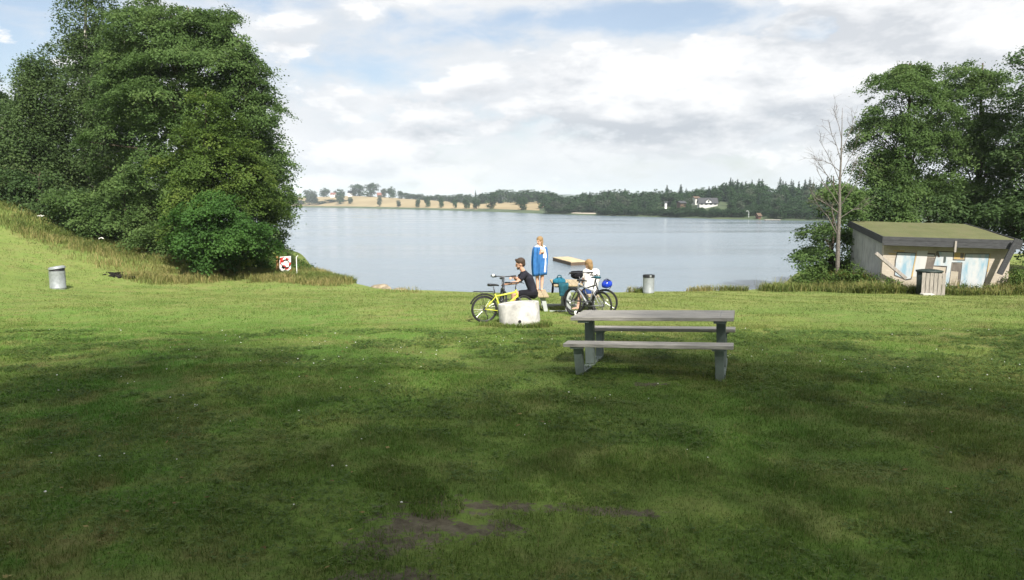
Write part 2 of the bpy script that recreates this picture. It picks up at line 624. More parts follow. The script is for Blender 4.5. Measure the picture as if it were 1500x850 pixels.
# lake water
m, nt, b = new_mat('lake_water')
geo = nt.node('ShaderNodeNewGeometry')
pos = geo.outputs['Position']
b.inputs['Base Color'].default_value = (.15, .195, .235, 1)
b.inputs['Roughness'].default_value = .12
b.inputs['IOR'].default_value = 1.333
b.inputs['Specular IOR Level'].default_value = .5
streak = nt.noise(nt.scale(pos, (.010, .060, 1)), 1.0, 5, .6, .8)
w1 = nt.noise(nt.scale(pos, (1.0, 2.2, 1)), 1.1, 4, .6, .3)
w2 = nt.noise(nt.scale(pos, (1.0, 1.6, 1)), 4.5, 3, .6)
h = nt.math('ADD', w1, nt.math('MULTIPLY', w2, .35))
amp = nt.maprange(streak, .36, .66, .45, 1.25)
bn = nt.node('ShaderNodeBump')
bn.inputs['Distance'].default_value = .22
nt.put(bn.inputs['Strength'], nt.math('MULTIPLY', amp, .30))
nt.put(bn.inputs['Height'], h)
nt.l.new(bn.outputs[0], b.inputs['Normal'])
nt.put(b.inputs['Roughness'], nt.maprange(streak, .36, .66, .10, .22))
M['water'] = m

# far shore
m, nt, b = new_mat('stubble_field_soil')
geo = nt.node('ShaderNodeNewGeometry')
pos = geo.outputs['Position']
n1 = nt.noise(pos, .012, 5, .6)
n2 = nt.noise(nt.scale(pos, (.02, .25, 1)), 1.0, 4)
c = nt.mix(nt.maprange(n1, .35, .65), (.205, .158, .08), (.285, .225, .12))
c = nt.mix(nt.maprange(n2, .5, .7, 0, .5), c, (.25, .17, .095))
nt.put(b.inputs['Base Color'], c)
b.inputs['Roughness'].default_value = .95
M['stubble'] = m
m, nt, b = new_mat('far_meadow')
geo = nt.node('ShaderNodeNewGeometry')
n1 = nt.noise(geo.outputs['Position'], .05, 5, .6)
nt.put(b.inputs['Base Color'], nt.mix(nt.maprange(n1, .35, .65), (.030, .052, .020), (.060, .085, .032)))
b.inputs['Roughness'].default_value = .95
M['meadow'] = m
M['far_forest'] = simple('distant_forest', (.035, .055, .045), .95, var=.3, vscale=.02)

# ------------------------------------------------------------------ ground
def grid(name, xs, ys, fz, m):
    X, Y = np.meshgrid(xs, ys)
    Z = fz(X, Y)
    V = np.stack([X.ravel(), Y.ravel(), Z.ravel()], 1)
    nx, ny = len(xs), len(ys)
    i, j = np.meshgrid(np.arange(nx - 1), np.arange(ny - 1))
    a = (j * nx + i).ravel()
    F = np.stack([a, a + 1, a + nx + 1, a + nx], 1)
    return np_mesh(name, V, F, m, smooth=True)


xs = np.concatenate([np.arange(-110, -40, 3), np.arange(-40, 45, .4), np.arange(45, 116, 3)])
ys = np.concatenate([np.arange(-90, -4, 2.5), np.arange(-4, 62, .4), np.arange(62, 92, 3)])
tag(grid('ground', xs, ys, terrain, M['lawn']), kind='structure')

xw = np.array([-6000, -1500, -400, -100, 0, 100, 400, 1500, 6000.])
yw = np.array([24, 60, 150, 400, 1000, 2500, 7000.])
tag(grid('lake', xw, yw, lambda X, Y: X * 0, M['water']), kind='structure')

# far shore: px column -> distance of the waterline, and height profile inland
FP = [-900, 100, 300, 420, 520, 600, 680, 800, 850, 1000, 1050, 1150, 1400, 2200]
FD = [1500, 1150, 980, 870, 725, 595, 500, 372, 342, 283, 265, 243, 215, 190]
FT = [-8, 3, 25, 80, 150, 220, 300, 900, 4000]
FZ = {-900: [-1, .6, 3, 9, 14, 17, 18, 20, 30], 100: [-1, .6, 3, 8, 13, 15, 16, 18, 30],
      300: [-1, .6, 2, 6, 11, 12.5, 13, 15, 25], 420: [-1, .6, 2, 6.5, 11.0, 12, 12, 13, 25],
      520: [-1, .6, 2.5, 7, 11.5, 13.9, 14, 13, 25], 600: [-1, .6, 2.2, 5, 7.8, 9.6, 9.6, 10, 25],
      680: [-1, .6, 1.6, 3, 4.4, 5, 5.2, 8, 25], 800: [-1, .6, 1.3, 3.2, 5.3, 6, 6.5, 9, 25],
      850: [-1, .6, 1.5, 3.2, 5.5, 7, 8, 10, 25], 1000: [-1, .6, 2, 5, 8, 9, 10, 12, 25],
      1050: [-1, .8, 4.2, 6.5, 8.5, 9, 10, 12, 25], 1150: [-1, .6, 2, 5, 8.5, 9, 10, 12, 25],
      1400: [-1, .6, 2, 5, 8, 9, 10, 12, 25], 2200: [-1, .6, 2, 5, 8, 9, 10, 12, 25]}


def far_point(px, t):
    d = np.interp(px, FP, FD) + t
    x = (px - 750) / FPX * d
    tab = np.array([np.interp(t, FT, FZ[k]) for k in FP])
    return Vector((x, d, float(np.interp(px, FP, tab))))


cols = list(range(-900, 100, 100)) + list(range(100, 1400, 10)) + list(range(1400, 2201, 100))
rows = [-8, -2, 3, 8, 14, 20, 25, 35, 50, 65, 80, 100, 125, 150, 185, 220, 260, 300, 400, 600, 900, 1500, 2500, 4000]
FV = np.array([[tuple(far_point(p_, t_)) for p_ in cols] for t_ in rows])
ground_f, field_f = [], []
nc = len(cols)
for j in range(len(rows) - 1):
    for i in range(nc - 1):
        f = (j * nc + i, j * nc + i + 1, (j + 1) * nc + i + 1, (j + 1) * nc + i)
        p_, t_ = cols[i], rows[j]
        inf = (p_ < 700 and 14 <= t_ < 300) or (700 <= p_ < 788 and 25 <= t_ < 300) or (788 <= p_ < 800 and 65 <= t_ < 220)
        (field_f if inf else ground_f).append(f)
tag(np_mesh('far_shore', FV.reshape(-1, 3), np.array(ground_f), M['meadow'], smooth=True), kind='structure')
tag(np_mesh('stubble_field', FV.reshape(-1, 3), np.array(field_f), M['stubble'], smooth=True), kind='structure')

# blue wooded ridge on the horizon
mb = MB()
prof = []
rr = random.Random(3)
for i in range(0, 181):
    x = -3200 + i * 32
    z = 24 + 9 * math.sin(i * .13) + 5 * math.sin(i * .31 + 1) + rr.uniform(-1.2, 1.2) * 1.6
    prof.append((x, z))
vs = []
for x, z in prof:
    vs += [(x, 2600, -1), (x, 2750, z * .8), (x, 2900, z), (x, 3600, z * .9)]
fs = []
for i in range(180):
    for k in range(3):
        fs.append((i * 4 + k, (i + 1) * 4 + k, (i + 1) * 4 + k + 1, i * 4 + k + 1))
mb.add(vs, fs)
tag(mb.build('wooded_hills', M['far_forest'], smooth=True), kind='structure')

# ------------------------------------------------------------------ grass (stuff)
rg = np.random.default_rng(11)


def vnoise(x, y, sc, seed=0):
    """cheap smooth value noise"""
    x = x * sc + seed * 17.3
    y = y * sc + seed * 9.1
    xi, yi = np.floor(x), np.floor(y)
    fx, fy = x - xi, y - yi
    fx = fx * fx * (3 - 2 * fx); fy = fy * fy * (3 - 2 * fy)

    def hsh(a, b_):
        s = np.sin(a * 127.1 + b_ * 311.7 + seed * 3.1) * 43758.5453
        return s - np.floor(s)
    return (hsh(xi, yi) * (1 - fx) + hsh(xi + 1, yi) * fx) * (1 - fy) + (hsh(xi, yi + 1) * (1 - fx) + hsh(xi + 1, yi + 1) * fx) * fy


def bareness(x, y):
    out = np.zeros_like(x)
    for bx, by, rx_, ry_, an_ in BARE:
        c_, s_ = math.cos(an_), math.sin(an_)
        dx, dy = x - bx, y - by
        l = np.hypot((dx * c_ + dy * s_) / rx_, (-dx * s_ + dy * c_) / ry_)
        out = np.maximum(out, np.clip(1.45 - l, 0, 1) * (.35 + .9 * vnoise(x, y, 6, 31)))
    return out


def blades(P, h, w, lean, tint, two=True):
    """P (n,3) roots -> arrays of bent blades"""
    n = len(P)
    a = rg.uniform(0, 2 * PI, n)
    side = np.stack([np.cos(a), np.sin(a), np.zeros(n)], 1)
    a2 = a + PI / 2 + rg.normal(0, .5, n)
    fw = np.stack([np.cos(a2), np.sin(a2), np.zeros(n)], 1)
    up = np.array([0, 0, 1.])
    hw = (w / 2)[:, None]
    H = h[:, None]
    L = lean[:, None]
    mid = P + up * H * .58 + fw * H * L * .30
    tip = P + up * H * (1 - .25 * L) + fw * H * L
    if two:
        V = np.stack([P - side * hw, P + side * hw, mid - side * hw * .8, mid + side * hw * .8, tip], 1).reshape(-1, 3)
        o = (np.arange(n) * 5)[:, None]
        F = np.concatenate([o + [0, 1, 2], o + [1, 3, 2], o + [2, 3, 4]], 1).reshape(-1, 3)
        return V, F, np.repeat(tint, 5)
    V = np.stack([P - side * hw, P + side * hw, tip], 1).reshape(-1, 3)
    o = (np.arange(n) * 3)[:, None]
    F = (o + [0, 1, 2]).reshape(-1, 3)
    return V, F, np.repeat(tint, 3)


def join(parts):
    V, F, T, o = [], [], [], 0
    for v_, f_, t_ in parts:
        V.append(v_); F.append(f_ + o); T.append(t_); o += len(v_)
    return np.concatenate(V), np.concatenate(F), np.concatenate(T)


def sample_lawn(y0, y1, n):
    y = np.sqrt(rg.uniform(y0 * y0, y1 * y1, n))
    x = rg.uniform(-.84, .84, n) * (y + .8)
    u = -x - 14 + (y - 27) * .25
    k = (y < pw(x, SX, SY) - .2) & (rg.uniform(0, 1, n) > bareness(x, y) * 1.25)
    dens = .45 + .75 * vnoise(x, y, 2.2, 1) * (.5 + vnoise(x, y, 7, 4))
    k &= rg.uniform(0, 1, n) < dens
    x, y = x[k], y[k]
    return np.stack([x, y, terrain(x, y) - .004], 1)


parts = []
for y0, y1, n, hh_, ww in ((3.2, 6.5, 230000, .030, .0034), (6.5, 10, 230000, .034, .005), (10, 17, 230000, .038, .008),
                           (17, 30, 230000, .042, .014), (30, 46, 130000, .06, .022)):
    P = sample_lawn(y0, y1, n)
    k = len(P)
    tall = vnoise(P[:, 0], P[:, 1], 1.3, 2) * vnoise(P[:, 0], P[:, 1], 5, 3)
    h = hh_ * rg.uniform(.5, 1.3, k) * (.6 + 2.0 * tall)
    far = P[:, 1] > 12
    h = np.where(rg.uniform(0, 1, k) < .012, h * 2.2, h)
    parts.append(blades(P, h, ww * rg.uniform(.6, 1.4, k), rg.uniform(.2, 1.25, k), rg.uniform(0, 1, k), two=y1 < 11))
for y0, y1, n, hh_, ww in ((3.2, 6.5, 9000, .055, .0055), (6.5, 13, 16000, .055, .0075)):
    P = sample_lawn(y0, y1, n)
    P = P[vnoise(P[:, 0], P[:, 1], 1.8, 41) > .35]
    k = len(P)
    parts.append(blades(P, hh_ * rg.uniform(.5, 1.5, k), ww * rg.uniform(.7, 1.3, k), rg.uniform(.3, 1.5, k), np.where(rg.uniform(size=k) < .35, rg.uniform(.86, 1, k), rg.uniform(.3, .8, k))))
V, F, T = join(parts)
tag(np_mesh('lawn_grass', V, F, M['blade'], attrs={'tint': T}), 'short trampled lawn grass covering the meadow', 'grass', kind='stuff')

# broad-leaved weeds and clover in the lawn
P = sample_lawn(3.3, 15, 75000)
wm = vnoise(P[:, 0], P[:, 1], .9, 7) * .6 + vnoise(P[:, 0], P[:, 1], 3.3, 8) * .5
P = P[wm > .56]
k = len(P)
V_, F_, T_ = [], [], []
ang = rg.uniform(0, 2 * PI, k)
parts = []
for q in range(3):
    a = ang + q * 2.1 + rg.normal(0, .2, k)
    L = rg.uniform(.012, .030, k) * (.8 + P[:, 1] / 14)
    tl = rg.uniform(.0, .5, k)
    d = np.stack([np.cos(a), np.sin(a), tl], 1) * L[:, None]
    s = np.stack([-np.sin(a), np.cos(a), rg.normal(0, .2, k)], 1) * (L * .36)[:, None]
    base = P + np.array([0, 0, 1.]) * rg.uniform(.012, .035, k)[:, None]
    V4 = np.stack([base, base + d * .55 + s, base + d, base + d * .55 - s], 1).reshape(-1, 3)
    o = (np.arange(k) * 4)[:, None]
    parts.append((V4, (o + [0, 1, 2, 3]).reshape(-1, 4), np.repeat(rg.uniform(0, .8, k), 4)))
V, F, T = join(parts)
tag(np_mesh('clover', V, F, M['weed'], attrs={'tint': T}), 'low clover and plantain leaves growing in the lawn', 'ground cover', kind='stuff')

# fallen leaves
P = sample_lawn(3.4, 14, 2600)
P = P[vnoise(P[:, 0], P[:, 1], .5, 33) > .5][:420]
k = len(P)
nrm = rg.normal(0, .35, (k, 3)); nrm[:, 2] = 1
V, F, T = None, None, None
aa = rg.uniform(0, 2 * PI, k)
dd = np.stack([np.cos(aa), np.sin(aa), rg.normal(0, .2, k)], 1) * rg.uniform(.014, .030, k)[:, None]
ss = np.stack([-np.sin(aa), np.cos(aa), rg.normal(0, .3, k)], 1) * rg.uniform(.008, .016, k)[:, None]
b0 = P + np.array([0, 0, .028])
V = np.stack([b0 - dd, b0 + ss, b0 + dd, b0 - ss], 1).reshape(-1, 3)
F = (np.arange(k) * 4)[:, None] + np.array([0, 1, 2, 3])
tag(np_mesh('fallen_leaves', V, F, M['dead_leaf'], attrs={'tint': np.repeat(rg.uniform(0, 1, k), 4)}), 'dry fallen leaves scattered over the lawn', 'leaves', kind='stuff')

# small white flowers
P = sample_lawn(4, 15, 4200)
P = P[vnoise(P[:, 0], P[:, 1], .6, 21) > .66][:170]
mb = MB()
for p in P:
    r_ = random.uniform(.006, .011)
    mb.ell((p[0], p[1], p[2] + random.uniform(.02, .05)), (r_, r_, r_ * .6), 6, 4)
tag(mb.build('clover_flowers', M['petal']), 'tiny white clover flowers scattered in the lawn', 'flowers', kind='stuff')


def tall_patch(name, label, m, pts, n, h, w, spread, lean=.6, thr=.0, seed=1, cat='grass'):
    """tall grass round a list of ground points (x, y, radius, weight)"""
    out = []
    wt = np.array([p[3] for p in pts], float)
    wt /= wt.sum()
    for (x, y, r_, _), q in zip(pts, (wt * n).astype(int)):
        a = rg.uniform(0, 2 * PI, q)
        d = np.sqrt(rg.uniform(0, 1, q)) * r_
        X, Y = x + d * np.cos(a) * spread, y + d * np.sin(a)
        k = (vnoise(X, Y, 1.4, seed) + .35 * vnoise(X, Y, 5, seed + 1) > thr)
        X, Y = X[k], Y[k]
        hn = .45 + .9 * vnoise(X, Y, .9, seed + 5)
        out.append(blades(np.stack([X, Y, terrain(X, Y) - .01], 1), h * hn * rg.uniform(.5, 1.2, len(X)), w * rg.uniform(.6, 1.4, len(X)),
                          lean * rg.uniform(.3, 1.4, len(X)), rg.uniform(0, 1, len(X)), two=True))
    V, F, T = join(out)
    return tag(np_mesh(name, V, F, m, attrs={'tint': T}), label, cat, kind='stuff')


def gp(px, py, r, wgt=1):
    q = GP(px, py)
    return (q.x, q.y, r, wgt)


tall_patch('dry_grass', 'tall straw coloured grass along the left bank', M['dry'],
           [gp(230, 412, 1.0), gp(262, 408, 1.2, 1.3), gp(300, 404, 1.5, 1.6), gp(345, 408, 1.4, 1.3), gp(385, 410, 1.0), gp(440, 412, 1.0, .8), gp(462, 413, 1.2, 1), gp(480, 417, .8, .5), (DX(438, 40), 40, 1.3, 1.8), (DX(455, 38), 38, 1.2, 1.8), (DX(470, 36.5), 36.5, 1, 1.2),
            gp(20, 318, 2.0, .7), gp(60, 335, 2, .7), gp(120, 356, 2, 1), gp(180, 370, 2, 1), gp(235, 383, 2, 1.2), gp(290, 392, 1.8, 1.2), gp(210, 398, 1.4, .8), gp(150, 378, 1.6, .5), gp(95, 356, 1.6, .5)],
           21000, .36, .02, 1.5, .6, .38)
tall_patch('bank_grass', 'tall green grass along the left bank', M['bank'],
           [gp(20, 312, 2.4), gp(60, 330, 2.4), gp(120, 350, 2.2), gp(180, 362, 2.2), gp(235, 374, 2), gp(290, 386, 2), gp(340, 396, 1.6), gp(400, 402, 1.6), gp(445, 404, 1.3), gp(475, 412, 1), (DX(430, 41), 41, 1.5, .6), (DX(448, 39), 39, 1.3, .3)],
           26000, .32, .022, 1.5, .7, .28, 5)
# rough growth round the shed and on the right bank
right = [(DX(p, y), y, r, w_) for p, y, r, w_ in ((1150, 30.6, .9, .5), (1185, 31.2, 1.2, 1.2), (1215, 31, 1.2, 1.4), (1240, 30.4, 1.0, 1.2), (1262, 29.6, .9, 1.0), (1285, 29.2, .8, 1.0),
                                                  (1310, 29.1, .7, .9), (1335, 28.9, .5, .4), (1400, 28.7, .6, .7), (1430, 28.5, .6, .6), (1460, 28.3, .6, .6), (1490, 28.6, .8, 1.2), (1520, 29, 1.2, 1.6), (1560, 29, 1.5, 1.8))]
tall_patch('shed_weeds', 'tall green weeds growing round the foot of the shed', M['bank'], right, 20000, .40, .03, 1.3, .9, .40, 9, 'weeds')
tall_patch('shed_dry_grass', 'pale seeding grass mixed in the weeds beside the shed', M['dry'], right, 5000, .62, .016, 1.3, .6, .35, 12)
tall_patch('goldenrod', 'yellow flowering weeds left of the shed', M['goldenrod'],
           [(DX(1232, 31.5), 31.5, .6, 1), (DX(1248, 31), 31, .5, 1), (DX(1262, 30.8), 30.8, .4, .6)], 2600, .95, .03, 1, .7, 0, 14, 'weeds')
tall_patch('shore_sedge', 'low reddish sedge tufts on the shore edge', M['dry'],
           [(DX(1025, 30.2), 30.2, .35, 1), (DX(1063, 30.4), 30.4, .3, .8), (DX(1080, 30.5), 30.5, .3, .8), (DX(935, 30.0), 30, .35, .6), (DX(1135, 30.6), 30.6, .5, .9), (DX(590, 29.8), 29.8, .5, .3)],
           1500, .30, .016, 1.6, .8, .1, 17)
tall_patch('ring_grass', 'unmown grass fringe at the foot of the concrete ring', M['blade'],
           [(DX(762, 16.3) + .56 * math.cos(a), 16.35 + .56 * math.sin(a), .16, 1) for a in np.linspace(0, 2 * PI, 14)[:-1]] + [(DX(720, 16.3), 16.3, .35, 2)],
           3600, .14, .010, 1, .7, 0, 19)
tall_patch('bin_grass', 'grass tuft beside the shore bin', M['blade'], [(DX(939, 29.6), 29.6, .22, 1)], 420, .34, .02, 1, .6, 0, 23)
q = GP(575, 700)
tall_patch('lawn_tufts', 'longer dark grass tufts in the lawn', M['blade'],
           [(q.x, q.y, .28, 1.2), (q.x + .25, q.y - .3, .2, .8)] + [gp(px_, py_, r_, .6) for px_, py_, r_ in ((640, 745, .2), (440, 690, .35), (905, 705, .3), (870, 735, .3), (1000, 690, .3), (330, 760, .3), (150, 700, .3), (240, 620, .4), (1150, 700, .3), (1180, 495, .5), (1100, 480, .4), (520, 840, .25))],
           9000, .075, .005, 1, .9, .2, 29)

# ------------------------------------------------------------------ trees
def leaf_quads(C, N, S, T, rng):
    n = len(C)
    N = N / np.linalg.norm(N, axis=1, keepdims=True)
    r_ = rng.normal(size=(n, 3))
    t = r_ - N * (r_ * N).sum(1, keepdims=True)
    t /= np.linalg.norm(t, axis=1, keepdims=True)
    b_ = np.cross(N, t)
    s = S[:, None]
    V = np.stack([C - t * s * .5, C + b_ * s * .34 + N * s * .08, C + t * s * .5, C - b_ * s * .34 + N * s * .08], 1).reshape(-1, 3)
    F = (np.arange(n) * 4)[:, None] + np.array([0, 1, 2, 3])
    return V, F, np.repeat(T, 4)


def crown_arrays(rng, lobes, ncl, nlf, leaf, cl=(.55, .22), gap=.30, inner=.18, droop=.15, nsc=.5, zmin=None, bough=None):
    """clusters of leaves through ellipsoid lobes; returns leaf arrays and cluster centres"""
    lb = np.array(lobes, float)
    wgt = (lb[:, 3] * lb[:, 4] * lb[:, 5]) ** .67
    wgt /= wgt.sum()
    li = rng.choice(len(lb), ncl, p=wgt)
    d = rng.normal(size=(ncl, 3))
    d /= np.linalg.norm(d, axis=1, keepdims=True)
    rad = np.where(rng.uniform(size=ncl) < inner, rng.uniform(.2, .75, ncl), rng.uniform(.74, 1.04, ncl))
    c = lb[li, :3] + d * rad[:, None] * lb[li, 3:6]
    if bough:
        # most clusters gather in flat layered boughs that stick out of the crown
        per, brad, bth = bough
        nb = max(1, int(ncl * .78 / per))
        bi = rng.choice(np.nonzero(rad > .7)[0], nb)
        bs = rng.uniform(.6, 1.35, nb)
        bo = c[bi] + d[bi] * rng.uniform(-.15, .30, (nb, 1)) * brad
        bn = d[bi] * .50 + np.array([0, 0, .9]) + rng.normal(0, .12, (nb, 3))
        bn /= np.linalg.norm(bn, axis=1, keepdims=True)
        b1 = np.cross(bn, np.array([.3, .5, .81])); b1 /= np.linalg.norm(b1, axis=1, keepdims=True)
        b2 = np.cross(bn, b1)
        ii = np.repeat(np.arange(nb), per)
        kk = len(ii)
        aa, rr2 = rng.uniform(0, 2 * PI, kk), np.sqrt(rng.uniform(0, 1, kk)) * brad * bs[ii]
        cb = bo[ii] + b1[ii] * (np.cos(aa) * rr2)[:, None] + b2[ii] * (np.sin(aa) * rr2)[:, None] + bn[ii] * (rng.normal(0, bth, kk) - .22 * rr2 * rr2 / brad)[:, None]
        nf = ncl - kk
        sel = rng.permutation(ncl)[:max(nf, 10)]
        c = np.concatenate([c[sel] - d[sel] * .18 * brad, cb])
        d = np.concatenate([d[sel], d[bi][ii]])
        li = np.concatenate([li[sel], li[bi][ii]])
        ncl = len(c)
    off = rng.uniform(0, 50)
    g1 = vnoise(c[:, 0] + c[:, 2] * .7 + off, c[:, 1] - c[:, 2] * .6, nsc * 1.6, 3)
    g2 = vnoise(c[:, 0] - c[:, 1] + off, c[:, 2] * 1.5, nsc * 1.2, 5)
    keep = (g1 * .5 + g2 * .5) > gap
    if zmin is not None:
        keep &= c[:, 2] > zmin
    c, d, li = c[keep], d[keep], li[keep]
    n = len(c)
    ctint = rng.uniform(-.22, .22, n)
    # leaves of each cluster: a flat tilted spray
    cn = d * .55 + np.array([0, 0, .85]) + rng.normal(0, .25, (n, 3))
    cn /= np.linalg.norm(cn, axis=1, keepdims=True)
    t1 = np.cross(cn, np.array([.3, .5, .81])); t1 /= np.linalg.norm(t1, axis=1, keepdims=True)
    t2 = np.cross(cn, t1)
    csz = rng.uniform(.6, 1.35, n)
    idx = np.repeat(np.arange(n), nlf)
    k = len(idx)
    a = rng.normal(0, .5, k) * cl[0] * csz[idx]
    b_ = rng.normal(0, .5, k) * cl[0] * csz[idx]
    e = rng.normal(0, .5, k) * cl[1] * csz[idx]
    C = c[idx] + t1[idx] * a[:, None] + t2[idx] * b_[:, None] + cn[idx] * e[:, None]
    C[:, 2] -= droop * (a * a + b_ * b_) / max(cl[0], .1) + np.abs(rng.normal(0, droop * .6, k))
    N = cn[idx] * .9 + rng.normal(0, .42, (k, 3))
    S = leaf * rng.uniform(.65, 1.35, k)
    T = np.clip(.42 + ctint[idx] + rng.normal(0, .10, k), 0, 1)
    return C, N, S, T, c


def limbs(mb, rng, base, top, r0, targets, lean=.3):
    """tapered bent trunk with limbs to the targets"""
    base, top = Vector(base), Vector(top)
    pts, rad = [], []
    n = 7
    off = Vector((rng.normal(0, .02), rng.normal(0, .02), 0)) * (top - base).length
    for i in range(n + 1):
        t = i / n
        pts.append(base.lerp(top, t) + off * math.sin(t * PI) + Vector((rng.normal(0, .04), rng.normal(0, .04), 0)) * (1 if 0 < i < n else 0))
        rad.append(r0 * (1.25 if i == 0 else 1) * (1 - .86 * t) + .012)
    mb.tube(pts, rad, 9)
    H = (top - base).length
    for tg in targets:
        tg = Vector(tg)
        hz = (tg - base).length
        f = (tg.z - base.z) / max(top.z - base.z, .1)
        f = min(.93, max(.10, f - lean * rng.uniform(.4, 1.0)))
        i = min(n - 1, int(f * n))
        p0 = pts[i].lerp(pts[i + 1], f * n - i)
        rr_ = max(.012, r0 * (1 - .86 * f) * rng.uniform(.28, .45))
        mid = p0.lerp(tg, .5) + Vector((0, 0, (tg - p0).length * .10))
        mb.tube([p0, p0.lerp(mid, .55) + Vector((rng.normal(0, .06), rng.normal(0, .06), 0)), mid, mid.lerp(tg, .6) + Vector((rng.normal(0, .08), rng.normal(0, .08), 0)), tg],
                [rr_, rr_ * .8, rr_ * .6, rr_ * .35, .008], 5, caps=False)


def tree(name, label, cat, base, lobes, ncl, nlf, leaf, lm, bm, r0, seed, top=None, nlimb=34, group=None, root=None, thin=None, **kw):
    """one broadleaved tree: Empty > trunk (with limbs), crown"""
    rng = np.random.default_rng(seed)
    base = Vector(base)
    o = root or thing(name, label, cat, base, group=group)
    lz = [(l[0] - base.x, l[1] - base.y, l[2] - base.z, *l[3:]) for l in lobes]
    C, N, S, T, cc = crown_arrays(rng, lz, ncl, nlf, leaf, **kw)
    if thin:
        zz_ = (C[:, 2] - C[:, 2].min()) / (C[:, 2].max() - C[:, 2].min())
        kk_ = rng.uniform(size=len(C)) < thin[0] + (thin[1] - thin[0]) * np.clip((zz_ - .25) / .6, 0, 1)
        C, N, S, T = C[kk_], N[kk_], S[kk_], T[kk_]
    V, F, TT = leaf_quads(C, N, S, T, rng)
    np_mesh('crown', V, F, lm, o, {'tint': TT})
    mb = MB()
    if top is None:
        zz = max(l[2] + l[5] * .75 for l in lz)
        top = Vector((lz[0][0] * .6, lz[0][1] * .6, zz))
    else:
        top = Vector(top) - base
    limbs(mb, rng, (0, 0, -.15), top, r0, [cc[i] for i in rng.choice(len(cc), min(nlimb, len(cc)), replace=False)])
    mb.build('trunk', bm, o, smooth=True)
    return o


def lobe(px, py, Y, wpx, hpx, depth):
    """ellipsoid centred at a photo pixel, semi axes in pixels"""
    c = W(px, py, Y)
    k = Y / FPX
    return (c.x, c.y, c.z, wpx * k, depth, hpx * k)


# --- the wood on the left bank
b_ = G(290, 41.5); tree('alder_tree', 'tallest broad alder with dark green crown in the wood left of the lake', 'tree', b_,
     [lobe(285, 110, 41.5, 88, 88, 3.4), lobe(235, 190, 40.5, 95, 110, 3.4), lobe(330, 185, 41, 70, 115, 3.0), lobe(345, 290, 40, 62, 95, 2.8), lobe(240, 300, 40, 80, 85, 2.8), lobe(262, 42, 41.5, 52, 38, 2.2), lobe(225, 45, 41.5, 44, 40, 1.8), lobe(305, 48, 41.5, 44, 40, 1.8), lobe(200, 75, 42, 36, 45, 1.8), lobe(380, 240, 41.5, 30, 70, 1.6), lobe(200, 110, 42, 45, 70, 2)],
     2800, 80, .12, M['leaf_alder'], M['bark'], .30, 1, cl=(.50, .13), gap=.20, nlimb=60, bough=(13, 1.15, .10))
b_ = G(128, 45); tree('birch_tree', 'tallest feathery birch with pale trunk showing, second tree from the left edge', 'tree', b_,
     [lobe(130, 20, 45, 42, 65, 1.6), lobe(118, 110, 45, 52, 70, 2.0), lobe(140, 200, 44, 62, 90, 2.2), lobe(125, 280, 43, 66, 60, 2.2), lobe(128, -40, 45, 26, 40, 1.0), lobe(175, 120, 46, 50, 90, 2.4)],
     1500, 46, .135, M['leaf_birch'], M['birch'], .20, 2, cl=(.5, .34), gap=.31, droop=.45, top=W(126, -50, 45), nlimb=46)
b_ = G(48, 42.5); tree('birch_tree', 'grey green drooping birch close to the left edge, shorter than its neighbour', 'tree', b_,
     [lobe(62, 140, 42.5, 34, 60, 1.5), lobe(48, 215, 42.5, 55, 75, 2.0), lobe(42, 280, 42, 62, 48, 2.0), lobe(45, 108, 42.5, 15, 28, .8)],
     1300, 46, .13, M['leaf_birch'], M['birch'], .16, 3, cl=(.45, .4), gap=.28, droop=.5, top=W(50, 95, 42.5), nlimb=40)
b_ = G(-20, 44); tree('alder_tree', 'leafy tree cut by the left edge of the view', 'tree', b_,
     [lobe(-25, 190, 44, 55, 85, 2.2), lobe(0, 250, 44, 45, 60, 2.0), lobe(-60, 270, 44, 60, 70, 2)],
     800, 44, .16, M['leaf_alder_dark'], M['bark'], .2, 4, gap=.22, bough=(12, 1.1, .12))
b_ = G(165, 50); tree('alder_tree', 'dark alder filling the back of the wood between the birch and the tall alder', 'tree', b_,
     [lobe(165, 130, 50, 75, 90, 3), lobe(120, 230, 50, 80, 80, 3), lobe(215, 200, 49, 75, 100, 3), lobe(60, 250, 49, 70, 60, 2.5), lobe(175, 60, 50, 40, 50, 2)],
     1300, 44, .19, M['leaf_alder_dark'], M['bark'], .25, 14, cl=(.6, .18), gap=.2, nlimb=30, bough=(12, 1.3, .12))
b_ = G(312, 36.8); tree('alder_tree', 'yellowish green young alder in front of the tall alder', 'tree', b_,
     [lobe(305, 175, 36.8, 34, 48, 1.3), lobe(300, 235, 36.8, 58, 55, 1.9), lobe(315, 300, 36.6, 66, 55, 2.1), lobe(262, 262, 36.8, 42, 48, 1.5), lobe(360, 255, 37, 40, 50, 1.4), lobe(375, 330, 37, 34, 55, 1.4)],
     1000, 70, .112, M['leaf_yellow'], M['bark'], .14, 5, cl=(.42, .12), gap=.20, nlimb=40, bough=(12, .85, .08))
b_ = G(325, 34.6); tree('bush', 'bright green rounded bush at the foot of the alders', 'bush', b_,
     [lobe(322, 335, 34.6, 62, 45, 1.8), lobe(300, 355, 34.4, 46, 36, 1.5), lobe(355, 358, 34.6, 42, 34, 1.4), lobe(318, 302, 34.8, 34, 25, 1.2)],
     600, 60, .115, M['leaf_bright'], M['bark'], .07, 6, cl=(.36, .12), gap=.16, nlimb=24, bough=(10, .65, .08))
